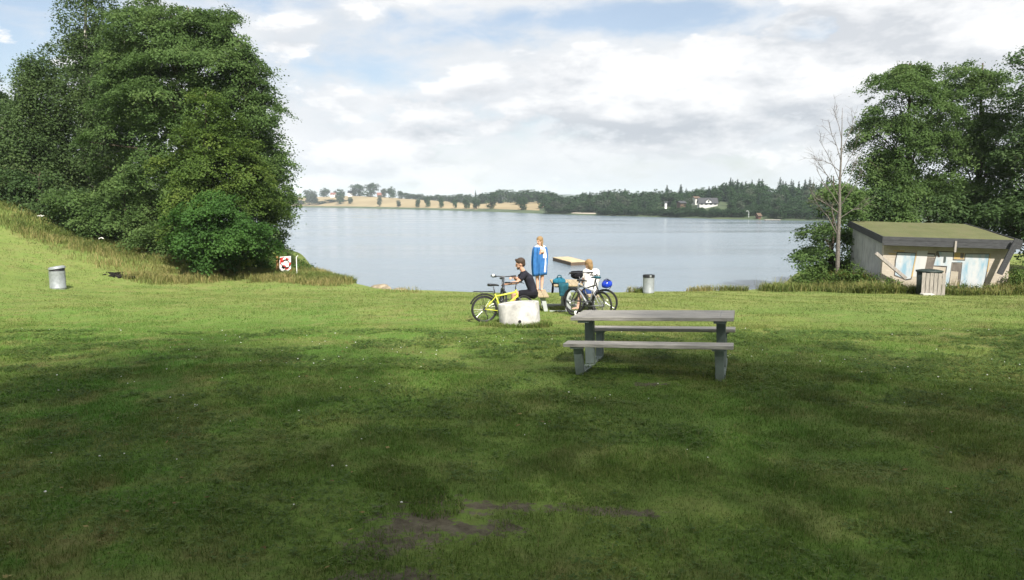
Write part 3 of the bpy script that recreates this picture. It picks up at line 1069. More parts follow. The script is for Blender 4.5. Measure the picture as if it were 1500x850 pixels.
b_ = G(392, 39.5); tree('alder_tree', 'slender alder leaning out to the lake with a loose branch reaching right', 'tree', b_,
     [lobe(378, 150, 40, 22, 70, 1.2), lobe(392, 225, 40, 25, 40, 1.2), lobe(418, 228, 39.5, 17, 13, .6), lobe(395, 300, 39, 24, 50, 1.2), lobe(404, 340, 39, 18, 35, 1), lobe(345, 70, 40.5, 32, 55, 1.4), lobe(360, 110, 40, 30, 55, 1.3), lobe(388, 175, 40, 22, 45, 1.2), lobe(402, 270, 39.5, 20, 40, 1)],
     620, 54, .12, M['leaf_alder'], M['bark'], .13, 7, cl=(.44, .13), gap=.20, bough=(10, .85, .09), top=W(372, 90, 40), nlimb=40)
b_ = G(190, 39); tree('bush', 'dark spreading bush in the shade under the tall alder', 'bush', b_,
     [lobe(190, 325, 39, 75, 38, 1.8), lobe(255, 345, 38, 45, 32, 1.6), lobe(140, 305, 39.5, 50, 40, 1.6)],
     560, 56, .12, M['leaf_alder'], M['bark'], .07, 8, gap=.22, nlimb=20, cl=(.45, .13), bough=(11, .9, .09))
b_ = G(60, 40.5); tree('bush', 'low dark thicket on the grassy slope at the far left', 'bush', b_,
     [lobe(70, 290, 40.5, 60, 40, 1.6), lobe(5, 275, 40.5, 50, 30, 1.6), lobe(115, 310, 40, 40, 32, 1.4)],
     330, 42, .15, M['leaf_alder_dark'], M['bark'], .07, 9, gap=.32, nlimb=20)
b_ = G(408, 38.5); tree('shrub', 'small green shrub behind the red and white sign', 'shrub', b_,
     [lobe(402, 392, 38.5, 24, 14, .8), lobe(440, 394, 38.5, 18, 12, .7), lobe(375, 388, 38, 24, 16, .8)],
     120, 34, .11, M['leaf_bright'], M['bark'], .03, 10, cl=(.3, .14), gap=.2, nlimb=14)

# --- the trees round the shed
b_ = G(1325, 42); tree('alder_tree', 'airy alder standing behind the left half of the shed', 'tree', b_,
     [lobe(1320, 155, 42, 55, 60, 2.2), lobe(1290, 225, 42, 48, 55, 2.0), lobe(1350, 235, 41.5, 55, 70, 2.2), lobe(1330, 110, 42, 26, 22, 1.2), lobe(1300, 290, 41.5, 60, 48, 2.0)],
     1050, 74, .12, M['leaf_alder'], M['bark'], .2, 21, cl=(.50, .13), gap=.24, nlimb=46, bough=(12, 1.1, .10))
b_ = G(1430, 44); tree('alder_tree', 'broad alder standing behind the right half of the shed', 'tree', b_,
     [lobe(1425, 155, 44, 62, 60, 2.4), lobe(1390, 220, 43.5, 50, 65, 2.2), lobe(1455, 235, 43, 58, 75, 2.4), lobe(1420, 290, 42.5, 75, 50, 2.2), lobe(1425, 110, 44, 34, 22, 1.4)],
     1250, 74, .12, M['leaf_alder'], M['bark'], .22, 22, cl=(.50, .13), gap=.24, nlimb=46, bough=(12, 1.1, .10))
b_ = G(1525, 39); tree('alder_tree', 'dark leafy tree cut by the right edge of the view', 'tree', b_,
     [lobe(1535, 160, 39, 50, 80, 2.0), lobe(1520, 260, 39, 55, 90, 2.2), lobe(1560, 220, 39, 60, 110, 2.2), lobe(1505, 330, 38.5, 40, 60, 1.6), lobe(1530, 95, 39, 30, 30, 1.2)],
     900, 44, .16, M['leaf_alder_dark'], M['bark'], .2, 23, gap=.22, bough=(12, 1.1, .10))
b_ = G(1400, 41); tree('bush', 'dark understorey thicket right behind the shed roof', 'bush', b_,
     [lobe(1290, 320, 40.5, 50, 45, 1.4), lobe(1370, 310, 41, 60, 34, 1.4), lobe(1450, 310, 40.5, 60, 38, 1.4), lobe(1275, 375, 38.5, 28, 45, 1.0)],
     420, 42, .16, M['leaf_alder_dark'], M['bark'], .08, 24, gap=.25, nlimb=24)
b_ = G(1218, 35.5); tree('bush', 'tall green bush on the right shore left of the shed', 'bush', b_,
     [lobe(1212, 365, 35.5, 46, 45, 1.5), lobe(1228, 310, 36, 36, 45, 1.3), lobe(1195, 390, 35.2, 36, 28, 1.2), lobe(1248, 350, 36, 26, 60, 1.1), lobe(1222, 275, 36, 14, 22, .7)],
     430, 56, .12, M['leaf_alder'], M['bark'], .07, 25, cl=(.38, .12), gap=.20, nlimb=26, bough=(10, .7, .08))


# --- leafy weeds round the shed, one plant each
rw = random.Random(12)
for i, (px_, Yq, hq, wq) in enumerate(((1172, 31.4, .85, .6), (1190, 31.6, 1.2, .7), (1208, 31.2, 1.0, .6), (1228, 31.0, 1.2, .65), (1246, 30.6, 1.45, .7), (1262, 30.2, 1.2, .6), (1283, 29.4, .85, .6), (1299, 29.2, .75, .6), (1316, 29.0, .6, .45),
                                       (1388, 28.9, .5, .45), (1410, 28.8, .45, .5), (1432, 28.7, .42, .5), (1452, 28.6, .5, .45), (1484, 28.7, 1.2, .6), (1500, 29, 1.6, .7), (1520, 28.6, 1.3, .8))):
    q = G(px_, Yq)
    tree('weed_clump', 'leafy green weed clump growing round the foot of the shed', 'weeds', q,
         [(q.x, q.y, q.z + hq * .42, wq * .5, wq * .5, hq * .48), (q.x + wq * .3, q.y - .1, q.z + hq * .25, wq * .38, wq * .38, hq * .3), (q.x - wq * .3, q.y, q.z + hq * .3, wq * .36, wq * .36, hq * .34)],
         70, 16, .075, M['weed'], M['weed'], .012, 200 + i, cl=(.17, .07), gap=.15, nlimb=10, group='leafy weeds round the shed')

# --- the bare dead tree
def dead_tree():
    rng = np.random.default_rng(5)
    Y = 33.0
    base = G(1226, Y)
    o = thing('dead_tree', 'bare leafless tree with pale trunk standing left of the shed', 'tree', base)
    mb = MB()
    path = [(1226, 418), (1227, 385), (1228, 345), (1230, 305), (1230, 270), (1232, 235), (1233, 200), (1234, 158)]
    pts = [W(a, b2, Y) - base for a, b2 in path]
    rad = [.105, .092, .083, .070, .052, .036, .020, .007]
    mb.tube(pts, rad, 9)
    mb.build('trunk', M['bark_dead'], o, smooth=True)
    br = [((1227, 345), (1213, 318), (1198, 300), (1186, 280)), ((1228, 312), (1212, 300), (1195, 290), (1182, 272)), ((1230, 303), (1219, 285), (1208, 270), (1196, 248)),
          ((1230, 303), (1243, 285), (1254, 268), (1262, 250)), ((1226, 338), (1221, 318), (1218, 305), (1205, 296)), ((1231, 268), (1222, 245), (1212, 226), (1200, 205)),
          ((1231, 262), (1240, 240), (1250, 222), (1258, 200)), ((1232, 238), (1226, 215), (1218, 196), (1213, 175)), ((1232, 225), (1240, 205), (1247, 190), (1250, 172)),
          ((1230, 290), (1215, 262), (1200, 240), (1188, 228)), ((1233, 205), (1229, 185), (1224, 170), (1222, 155)), ((1230, 320), (1248, 308), (1262, 305), (1272, 298)),
          ((1230, 280), (1245, 262), (1250, 245), (1256, 228)), ((1231, 252), (1217, 240), (1206, 236), (1192, 232))]
    for k, bp in enumerate(br):
        mbb = MB()
        dy = rng.uniform(-.9, .9)
        P = [W(a, b2, Y + dy * (i / 3)) - base for i, (a, b2) in enumerate(bp)]
        r_ = .030 if k < 5 else .018
        mbb.tube(P, [r_, r_ * .75, r_ * .5, .007], 6, caps=False)
        for _ in range(11):
            t = rng.uniform(.3, .98) * 3
            i = min(2, int(t))
            p = P[i].lerp(P[i + 1], t - i)
            dr = (P[i + 1] - P[i]).normalized() + Vector(rng.normal(0, .6, 3)) + Vector((0, 0, .25))
            L = rng.uniform(.25, .75)
            e = p + dr.normalized() * L
            mbb.tube([p, p.lerp(e, .5) + Vector(rng.normal(0, .03, 3)), e], [.007, .005, .0025], 4, caps=False)
            for _ in range(2):
                p2 = p.lerp(e, rng.uniform(.4, .9))
                e2 = p2 + (dr.normalized() + Vector(rng.normal(0, .7, 3))).normalized() * L * .5
                mbb.tube([p2, e2], [.005, .003], 3, caps=False)
        mbb.build('branch', M['bark_dead'], o, smooth=True)


dead_tree()

# --- trees behind the viewer: they throw the shade over the near lawn
def shade_tree(label, x, y, zt, r, seed, zb=7.5, gap=.12):
    b0 = (x, y, tz(x, y))
    zc = (zb + zt) / 2
    h = (zt - zb) / 2
    tree('maple_tree', label, 'tree', b0, [(x, y, zc, r, r, h), (x - r * .4, y + r * .3, zc - h * .3, r * .75, r * .75, h * .6), (x + r * .45, y - r * .2, zc - h * .35, r * .75, r * .7, h * .55), (x, y, zt - h * .35, r * .6, r * .6, h * .4)],
         1150, 60, .30, M['leaf_alder'], M['bark'], .32, seed, cl=(1.3, .5), gap=gap, inner=.5, nlimb=20, thin=(.48, .115))


shade_tree('low maple far left behind the viewer', -7.5, -9.0, 16.5, 4.6, 35, 6.0)
shade_tree('large maple behind the viewer on the left', .5, -8.5, 25.0, 5.4, 31, 6.8)
shade_tree('large maple straight behind the viewer', 8.6, -8.6, 26.5, 5.8, 32, 6.0)
shade_tree('tall maple behind the viewer on the right', 16.5, -6.5, 24.0, 5.8, 33, 6.5)
shade_tree('broad maple at the right behind the viewer', 25.5, -2.0, 29.0, 7.2, 34, 6.0)


# ------------------------------------------------------------------ far trees across the lake (shared prototypes)
def proto_broad(name, lm, seed, slim=1.0, loose=.2):
    """unit tree: 1 m tall, about .8 m wide; copies are scaled to size"""
    rng = np.random.default_rng(seed)
    o = bpy.data.objects.new(name, None); COL.objects.link(o)
    lobes = [(0, 0, .56, .30 * slim, .30 * slim, .40), (0, 0, .25, .27 * slim, .27 * slim, .22)]
    for _ in range(5):
        a = rng.uniform(0, 2 * PI); r_ = rng.uniform(.10, .2) * slim
        lobes.append((r_ * math.cos(a), r_ * math.sin(a), rng.uniform(.2, .8), .2 * slim, .2 * slim, rng.uniform(.12, .22)))
    C, N, S, T, cc = crown_arrays(rng, lobes, 210, 12, .062, cl=(.085, .04), gap=loose, inner=.25, droop=.03, nsc=4)
    k = C[:, 2] > .02
    V, F, TT = leaf_quads(C[k], N[k], S[k], T[k], rng)
    np_mesh('crown', V, F, lm, o, {'tint': TT})
    mb = MB()
    mb.tube([(0, 0, -.05), (.01, 0, .3), (0, .01, .8)], [.022, .017, .005], 6)
    mb.build('trunk', M['bark'], o)
    return o


def proto_spruce(name, seed, wid=.17):
    rng = np.random.default_rng(seed)
    o = bpy.data.objects.new(name, None); COL.objects.link(o)
    Cs, Ns, Ss, Ts = [], [], [], []
    n = 1500
    z = .06 + .94 * (1 - np.sqrt(rng.uniform(0, 1, n)))
    layer = .75 + .25 * np.sin(z * 70 + rng.uniform(0, 6))
    r_ = wid * (1 - z) ** .8 * layer * np.sqrt(rng.uniform(.15, 1, n)) * (1 + .25 * np.sin(rng.uniform(0, 6.28, n)))
    a = rng.uniform(0, 2 * PI, n)
    C = np.stack([r_ * np.cos(a), r_ * np.sin(a), z - r_ * .35], 1)
    N = np.stack([np.cos(a) * .6, np.sin(a) * .6, np.full(n, .8)], 1) + rng.normal(0, .35, (n, 3))
    V, F, TT = leaf_quads(C, N, .055 * rng.uniform(.6, 1.3, n) * (1.1 - .6 * z), np.clip(.4 + rng.normal(0, .2, n), 0, 1), rng)
    np_mesh('crown', V, F, M['needle'], o, {'tint': TT})
    mb = MB()
    mb.tube([(0, 0, -.05), (0, 0, .97)], [.016, .003], 6)
    mb.build('trunk', M['bark'], o)
    return o


PROTO = {'b': [proto_broad('leafy_tree', M['leaf_far'], 41), proto_broad('leafy_tree', M['leaf_far'], 42, .9, .25), proto_broad('leafy_tree', M['leaf_far'], 43, 1.1, .22)],
         'p': [proto_broad('leafy_tree', M['leaf_far_pale'], 44, .8, .32), proto_broad('leafy_tree', M['leaf_far_pale'], 45, .75, .3)],
         's': [proto_spruce('spruce_tree', 46), proto_spruce('spruce_tree', 47, .14), proto_spruce('spruce_tree', 48, .21)]}
used = set()
frnd = random.Random(5)


def far_tree(kind, px, ytop, t, wpx, label, group=None, i=None):
    p = far_point(px, t)
    top = W(px, ytop, p.y)
    h = max(1.5, top.z - p.z)
    w = max(wpx * 1.22 * p.y / FPX, h * .2)
    k = frnd.randrange(len(PROTO[kind])) if i is None else i
    pr = PROTO[kind][k]
    base_w = {'b': .85, 'p': .68, 's': .34}[kind]
    o = pr if id(pr) not in used else copy_tree(pr)
    used.add(id(pr))
    o.location = p
    o.scale = (w / base_w, w / base_w, h)
    o.rotation_euler = (0, 0, frnd.uniform(0, 6.28))
    tag(o, label, 'tree', group)
    return o


GF = 'small trees along the far field edge'
LF = 'small leafy tree in the loose row between the stubble field and the lake'
far_tree('b', 425, 273, 130, 13, 'dark oval tree on the field crest beside the left wood, far across the lake')
far_tree('p', 431, 285, 25, 8, 'slim bush at the field foot nearest the left wood')
far_tree('p', 455, 277, 30, 17, 'wide pale double tree at the left end of the field', i=0)
far_tree('p', 463, 279, 45, 10, 'thin pale tree just right of the wide double tree')
far_tree('b', 478, 275, 190, 15, 'flat topped dark tree on the crest left of the red roofed farmhouse')
far_tree('p', 493, 279, 180, 8, 'small round tree on the crest right beside the red roofed farmhouse')
far_tree('b', 500, 275, 40, 14, 'tall egg shaped tree in the middle of the stubble field')
far_tree('b', 515, 288, 45, 9, 'small bush in the stubble field right of the egg shaped tree')
far_tree('b', 528, 269, 215, 24, 'left half of the big dark round clump on the field crest')
far_tree('b', 545, 267, 205, 22, 'right half of the big dark round clump on the field crest', i=2)
far_tree('b', 521, 276, 200, 8, 'small tree between the white farmhouse and the big round clump')
far_tree('p', 564, 275, 190, 9, 'pale thin tree on the crest right of the brown barn')
far_tree('b', 575, 273, 185, 13, 'tallest tree of the row on the crest right of the brown barn')
far_tree('b', 587, 279, 180, 10, 'dark square topped tree on the right slope of the crest')
for px, yt, t, w in ((557, 285, 18, 7), (585, 293, 18, 7), (613, 290, 18, 8), (627, 286, 22, 9), (647, 288, 22, 9), (667, 286, 20, 9), (684, 290, 20, 12), (719, 280, 26, 18), (764, 287, 22, 18), (698, 287, 20, 15)):
    far_tree('p' if frnd.random() < .25 else 'b', px, yt, t, w, LF, GF)
GC = 'trees on the crest behind the stubble field'
for px, yt, w in ((597, 282, 11), (606, 284, 8), (617, 283, 10), (626, 286, 9), (632, 285, 8), (638, 285, 9), (646, 287, 9), (655, 285, 10), (661, 283, 8), (668, 284, 9), (675, 282, 10), (682, 283, 10), (689, 282, 9),
                  (712, 281, 12), (726, 279, 16), (737, 277, 18), (748, 277, 16), (757, 279, 12), (768, 276, 18), (779, 277, 16), (787, 279, 12), (795, 279, 14), (803, 278, 16), (812, 284, 10), (642, 284, 8), (672, 283, 8), (601, 286, 10), (610, 287, 9), (622, 287, 10), (651, 286, 9), (704, 283, 12)):
    far_tree('b', px, yt + frnd.uniform(-1, 2), frnd.uniform(190, 235) if px < 700 else frnd.uniform(110, 200), w * 1.45, 'dark leafy tree in the belt behind the stubble field', GC)
for px, yt in ((697, 278), (707, 281), (733, 282), (664, 286)):
    far_tree('s', px, yt, 150, 8, 'pointed spruce standing in the tree belt behind the stubble field', 'spruces in the belt behind the field')
# low hedges between the field and the water
for px, yt, t, w in ((440, 293, 30, 18), (470, 294, 40, 22), (490, 292, 70, 24), (505, 293, 75, 18)):
    far_tree('b', px, yt, t, w, 'low hedge bush lying in the stubble field', 'hedge bushes in the stubble field')

# the wood on the right shore: skyline taken from the tops seen in the photo
SK = [(798, 281), (812, 282), (822, 286), (833, 285), (845, 283), (858, 281), (870, 281), (884, 278), (897, 277), (908, 276), (917, 276), (926, 283), (935, 279), (948, 278), (960, 277), (972, 276), (985, 278),
      (1000, 278), (1012, 277), (1025, 275), (1035, 274), (1047, 270), (1058, 268), (1066, 264), (1074, 265), (1082, 267), (1092, 267), (1102, 266), (1110, 265), (1118, 268), (1126, 276), (1134, 280), (1142, 268),
      (1150, 270), (1160, 272), (1172, 270), (1184, 268), (1196, 269), (1210, 270), (1225, 271), (1245, 270), (1300, 268), (1400, 262)]
sx_, sy_ = [p[0] for p in SK], [p[1] for p in SK]
for px, yt in ((975, 270), (995, 269), (1045, 271), (1067, 259), (1070, 262), (1077, 261), (1084, 265), (1089, 264), (1098, 262), (1108, 260), (1113, 261), (1139, 259), (1143, 263), (1147, 265), (1155, 262), (1158, 264), (1166, 264), (1175, 261), (1182, 259),
               (1187, 266), (1199, 264), (1207, 257), (1213, 266), (863, 280), (890, 277), (914, 275), (1003, 275), (1036, 272), (1041, 273), (1056, 270), (1226, 262), (1240, 264)):
    far_tree('s', px, yt, frnd.uniform(55, 90), frnd.uniform(13, 18), 'pointed spruce rising above the dark wood on the right shore', 'spruces on the skyline of the right wood')
GW = 'leafy trees of the right shore wood'
LW = 'leafy tree in the dense dark wood on the right shore'


def blocked(px, yt):
    return (1018 < px < 1068 and yt < 303) or (1006 < px < 1030 and yt < 295) or (958 < px < 986 and yt < 299)


px = 794.0
while px < 1420:
    yb = np.interp(px, sx_, sy_)
    far_tree('b', px, yb + frnd.uniform(-1, 3), frnd.uniform(50, 85), frnd.uniform(13, 20), LW, GW)
    px += frnd.uniform(5, 8) if px < 1240 else 16
for row, (t0, t1, off) in enumerate(((32, 48, 8), (18, 28, 17), (7, 13, 27))):
    px = 800.0 + row * 3 + (14 if row == 2 else 0)
    while px < 1260:
        yb = np.interp(px, sx_, sy_) + off * (1.0 if px > 930 else .75) + frnd.uniform(-3, 3)
        if not blocked(px, yb) and not (1086 < px < 1122 and row == 2):
            far_tree('s' if frnd.random() < .12 else ('p' if frnd.random() < .10 else 'b'), px, yb, frnd.uniform(t0, t1), frnd.uniform(12, 19), LW, GW)
        px += frnd.uniform(7, 11)
px = 803.0
while px < 1225:
    if not (836 < px < 872) and not 1090 < px < 1118:
        far_tree('b', px, np.interp(px, [800, 900, 1000, 1225], [303, 304, 306, 304]) + frnd.uniform(-3, 3), frnd.uniform(1.5, 4), frnd.uniform(13, 20), 'leafy bush overhanging the water of the right shore', 'bushes on the right shore')
    px += frnd.uniform(8, 12)
for px, yt, t in ((1094, 300, 12), (1101, 297, 14), (1108, 299, 16), (1115, 298, 14), (1122, 300, 10), (1098, 308, 7), (1105, 307, 9), (1119, 308, 7)):
    far_tree('b', px, yt, t, 13, LW, GW)
# low shore bushes in front of the houses
for px in range(960, 1090, 9):
    far_tree('b', px + frnd.uniform(-3, 3), frnd.uniform(302, 307), frnd.uniform(5, 12), frnd.uniform(10, 15), 'low bush on the right shore below the white house', 'shore bushes below the white house')


# ------------------------------------------------------------------ buildings across the lake
def far_house(name, label, px0, px1, ybase, yeave, yridge, Y, wall, roof, yaw=0, depth=6, gable=False, windows=2):
    a, b2 = W(px0, ybase, Y), W(px1, ybase, Y)
    w = (b2 - a).length
    zb, ze, zr = a.z, W(px0, yeave, Y).z, W(px0, yridge, Y).z
    o = thing(name, label, 'house', ((a.x + b2.x) / 2, Y + depth / 2, zb), yaw)
    h, r_ = ze - zb, zr - zb
    d = depth / 2
    mb = MB()
    vs = [(-w / 2, -d, -2), (w / 2, -d, -2), (w / 2, d, -2), (-w / 2, d, -2), (-w / 2, -d, h), (w / 2, -d, h), (w / 2, d, h), (-w / 2, d, h), (-w / 2, 0, r_ - .1), (w / 2, 0, r_ - .1)]
    mb.add(vs, [(0, 1, 5, 4), (1, 2, 6, 9, 5), (2, 3, 7, 6), (3, 0, 4, 8, 7)])
    mb.build('wall', wall, o)
    mb = MB()
    e = .35
    k = (r_ - h) / d
    for s in (-1, 1):
        y0, y1 = s * (d + e), 0
        z0, z1 = h - e * k, r_
        mb.hexa([(-w / 2 - e, min(y0, y1), z0 if s < 0 else z1), (w / 2 + e, min(y0, y1), z0 if s < 0 else z1), (w / 2 + e, max(y0, y1), z1 if s < 0 else z0), (-w / 2 - e, max(y0, y1), z1 if s < 0 else z0)],
                [(-w / 2 - e, min(y0, y1), (z0 if s < 0 else z1) + .18), (w / 2 + e, min(y0, y1), (z0 if s < 0 else z1) + .18), (w / 2 + e, max(y0, y1), (z1 if s < 0 else z0) + .18), (-w / 2 - e, max(y0, y1), (z1 if s < 0 else z0) + .18)])
    mb.build('roof', roof, o)
    for i in range(windows):
        mb = MB()
        mb.box((-w / 2 + w * (i + .5) / windows, -d - .03, h * .55), (min(1.0, w * .13), .06, min(1.1, h * .45)))
        mb.build('window', M['window_glass'], o)
    return o, w, h, r_, d


o, w, h, r_, d = far_house('villa', 'white villa with dark roof and gabled dormer in the wood on the right shore', 1026, 1052, 301.5, 297.6, 290.5, 298, M['far_white'], M['roof_dark'], R(-6), 6, windows=4)
mb = MB()
mb.add([(-1.1, -d - .05, h + .1), (1.1, -d - .05, h + .1), (1.1, -.5, h + .1), (-1.1, -.5, h + .1), (-1.1, -d - .05, h + .7), (1.1, -d - .05, h + .7), (0, -d - .05, h + 1.55), (-1.1, -.2, h + .7), (1.1, -.2, h + .7), (0, 0, h + 1.55)],
       [(0, 1, 5, 6, 4), (1, 2, 8, 5), (3, 0, 4, 7)])
dm = mb.build('dormer', M['white_paint'], o)
mb = MB()
mb.hexa([(-1.35, -d - .3, h + .55), (0, -d - .3, h + 1.6), (0, .2, h + 1.6), (-1.35, .2, h + .55)], [(-1.35, -d - .3, h + .68), (0, -d - .3, h + 1.74), (0, .2, h + 1.74), (-1.35, .2, h + .68)])
mb.hexa([(0, -d - .3, h + 1.6), (1.35, -d - .3, h + .55), (1.35, .2, h + .55), (0, .2, h + 1.6)], [(0, -d - .3, h + 1.74), (1.35, -d - .3, h + .68), (1.35, .2, h + .68), (0, .2, h + 1.74)])
mb.build('dormer_roof', M['roof_dark'], dm)
mb = MB()
mb.box((0, -d - .08, h + .75), (.7, .06, .7))
mb.build('dormer_window', M['window_glass'], dm)
far_house('cottage', 'small white cottage above and left of the white villa', 1017, 1024, 293.5, 290.5, 288.2, 318, M['far_white'], M['brown_timber'], R(10), 4, windows=1)
far_house('cottage', 'brown cottage with pale window surrounds left of the white villa', 996, 1004, 300, 297.5, 295, 300, M['brown_timber'], M['roof_dark'], R(5), 5, windows=2)
far_house('cottage', 'tiny white hut half hidden in the wood left of the brown cottage', 975, 978, 298.5, 297, 296, 296, M['white_paint'], M['roof_dark'], R(-10), 3, windows=1)
far_house('farmhouse', 'white farmhouse on the crest of the stubble field left of the round trees', 509, 518, 288, 283, 279.5, 925, M['white_paint'], M['roof_dark'], R(8), 8, windows=3)
far_house('farmhouse', 'pale farmhouse with a red roof on the crest of the stubble field', 484, 491, 288, 285, 282.5, 935, M['white_paint'], M['roof_red'], R(-8), 7, windows=2)
far_house('barn', 'brown barn at the right end of the round trees on the field crest', 552, 559, 288.5, 286, 282.5, 860, M['brown_timber'], M['roof_red'], R(12), 7, windows=1)
far_house('boathouse', 'red brown boathouse at the water of the right shore', 1110.5, 1114, 321.5, 316, 313, 252, M['barn_red'], M['brown_timber'], R(6), 2.2, windows=1)


def small(name, label, cat, mb, m, loc, rz=0, bevel=0, smooth=False, group=None):
    o = mb.build(name, m, None, smooth=smooth, bevel=bevel)
    o.location = loc
    o.rotation_euler = (0, 0, rz)
    return tag(o, label, cat, group)


def boat_mesh(L, wd, h):
    mb = MB()
    n = 9
    outer, inner = [], []
    for i in range(n):
        t = i / (n - 1)
        hw = wd / 2 * math.sin(PI * min(1, .25 + .75 * (1 - t))) ** .6 if t > 0 else wd * .36
        hw = wd / 2 * (1 - t ** 2.6) + .01
        x = -L / 2 + L * t
        rise = .25 * h * t * t
        outer.append([(x, -hw, h + rise), (x, -hw * .75, h * .25 + rise * .5), (x, 0, 0 + rise * .5), (x, hw * .75, h * .25 + rise * .5), (x, hw, h + rise), (x, hw * .86, h + rise), (x, 0, h * .4 + rise * .5), (x, -hw * .86, h + rise)])
    vs = [v for r2 in outer for v in r2]
    fs = []
    for i in range(n - 1):
        for k in range(8):
            l = (k + 1) % 8
            fs.append((i * 8 + k, (i + 1) * 8 + k, (i + 1) * 8 + l, i * 8 + l))
    fs.append(tuple(range(8)))
    fs.append(tuple((n - 1) * 8 + k for k in range(7, -1, -1)))
    mb.add(vs, fs)
    return mb


for px, py, L, lab in ((1118, 320, 2.8, 'white rowing boat moored beside the red brown boathouse'), (957, 317.3, 2.0, 'white rowing boat on the right shore left of two brown ones'), (985, 318, 2.2, 'grey rowing boat on the shore below the tiny white hut')):
    Y = 6 * FPX / (py - 296) - 1
    p = W(px, py, Y)
    small('rowing_boat', lab, 'boat', boat_mesh(L, .9, .5), M['white_paint'] if 'white rowing' in lab else M['zinc'], (p.x, p.y, -.08), R(8))
# lamp post on the shore
p = far_point(1095, 2.5)
mb = MB()
mb.tube([(0, 0, -.3), (0, 0, 1.9), (-.05, 0, 2.15), (-.35, 0, 2.3), (-.75, 0, 2.25)], [.11, .10, .09, .08, .07], 8)
mb.box((-.8, 0, 2.2), (.45, .2, .14))
small('lamp_post', 'pale hooked lamp post on the right shore left of the boathouse', 'lamp post', mb, M['frame_pale'], p)
# sandy landing and boat jetty
mb = MB()
q0 = [far_point(px_, 3.2) for px_ in range(836, 876, 4)]
q1 = [far_point(px_, 6.5) for px_ in range(836, 876, 4)]
vs = [(p.x, p.y, .62) for p in q0] + [(p.x, p.y, 1.0) for p in q1]
nq = len(q0)
mb.add(vs, [(i, i + 1, nq + i + 1, nq + i) for i in range(nq - 1)])
m_sand = simple('pale_sand', (.42, .36, .30), .95, var=.15, vscale=1)
tag(mb.build('sandy_beach', m_sand), kind='structure')
p = W(1118, 321.6, 248)
mb = MB()
mb.box((0, 0, .28), (5.2, 1.3, .18))
for sx in (-2.2, 0, 2.2):
    mb.box((sx, 0, -.1), (.18, .9, .7))
small('jetty', 'low pale jetty below the red brown boathouse', 'jetty', mb, M['slat'], (p.x, 239.5, 0), R(4))

# floating bathing platform
mb = MB()
Yp = 6 * FPX / (387.5 - 296) + .6
fr = [W(808, 382, 75), W(836, 389.5, 69.5), W(859, 388, 70), W(838, 380.5, 78)]
A = Vector((DX(809, 75.8), 75.8, 0)); B = Vector((DX(836, 69.6), 69.6, 0)); Cc = Vector((DX(861, 70.4), 70.4, 0)); Dd = A + (Cc - B)
pl = thing('bathing_platform', 'wooden bathing platform floating on the lake', 'platform', (A + Cc) / 2)
ctr = (A + Cc) / 2
ex, ey = (Cc - B), (A - B)
mb = MB()
n = 14
for i in range(n):
    u0, u1 = i / n + .004, (i + 1) / n - .004
    q = [B + ey * u0, B + ex + ey * u0, B + ex + ey * u1, B + ey * u1]
    mb.hexa([v - ctr + Vector((0, 0, .30)) for v in q], [v - ctr + Vector((0, 0, .36)) for v in q])
mb.build('deck', M['pale_deck'] if 'pale_deck' in M else simple('sunlit_deck_plank', (.50, .40, .26), .85, var=.2, vscale=2, spec=.2), pl)
mb = MB()
q = [B + ex * .01 + ey * .01, B + ex * .99 + ey * .01, B + ex * .99 + ey * .99, B + ex * .01 + ey * .99]
mb.hexa([v - ctr + Vector((0, 0, -.2)) for v in q], [v - ctr + Vector((0, 0, .297)) for v in q])
mb.build('float', M['brown_timber'], pl)


# ------------------------------------------------------------------ picnic tables
def picnic_table(name, label, loc, rot, L, tw, span, top_m, frame_m, group):
    """x along the boards, y across, z up"""
    o = thing(name, label, 'picnic table', loc, rot=rot, group=group)
    mb = MB()
    n = 5
    for i in range(n):
        y = -tw / 2 + tw * (i + .5) / n
        mb.box((0, y, .717), (L, tw / n - .006, .046))
    mb.build('tabletop', top_m, o, bevel=.004)
    for s in (-1, 1):
        mb = MB()
        for k in range(2):
            mb.box((0, s * (span - .07 - .142 * k), .428), (L + .0, .137, .046))
        mb.build('seat', top_m, o, bevel=.004)
    for e in (-1, 1):
        x = e * (L / 2 - .17)
        mb = MB()
        mb.box((x, 0, .005), (.125, 2 * span - .62, .075))
        mb.build('foot_rail', frame_m, o, bevel=.006)
        mb = MB()
        mb.hexa([(x - .06, -.075, .043), (x + .06, -.075, .043), (x + .06, .075, .043), (x - .06, .075, .043)], [(x - .06, -.06, .66), (x + .06, -.06, .66), (x + .06, .06, .66), (x - .06, .06, .66)])
        mb.build('table_leg', frame_m, o, bevel=.006)
        mb = MB()
        mb.box((x, 0, .6765), (.16, tw - .06, .033))
        mb.build('table_bearer', frame_m, o, bevel=.004)
        for i in range(n):
            mb = MB()
            mb.lathe([(.011, 0), (.010, .004), (0, .005)], 10, (x, -tw / 2 + tw * (i + .5) / n, .741))
            mb.build('bolt', M['steel'], o)
        for s in (-1, 1):
            mb = MB()
            yo, yi = s * (span - .14), s * (span - .23)
            mb.hexa([(x - .05, yi - .05, -.04), (x + .05, yi - .05, -.04), (x + .05, yi + .05, -.04), (x - .05, yi + .05, -.04)],
                    [(x - .056, yo - .06, .38), (x + .056, yo - .06, .38), (x + .056, yo + .06, .38), (x - .056, yo + .06, .38)])
            mb.build('seat_leg', frame_m, o, bevel=.006)
            mb = MB()
            mb.box((x, s * (span - .14), .392), (.17, .24, .023))
            mb.build('seat_bracket', frame_m, o, bevel=.003)
    return o


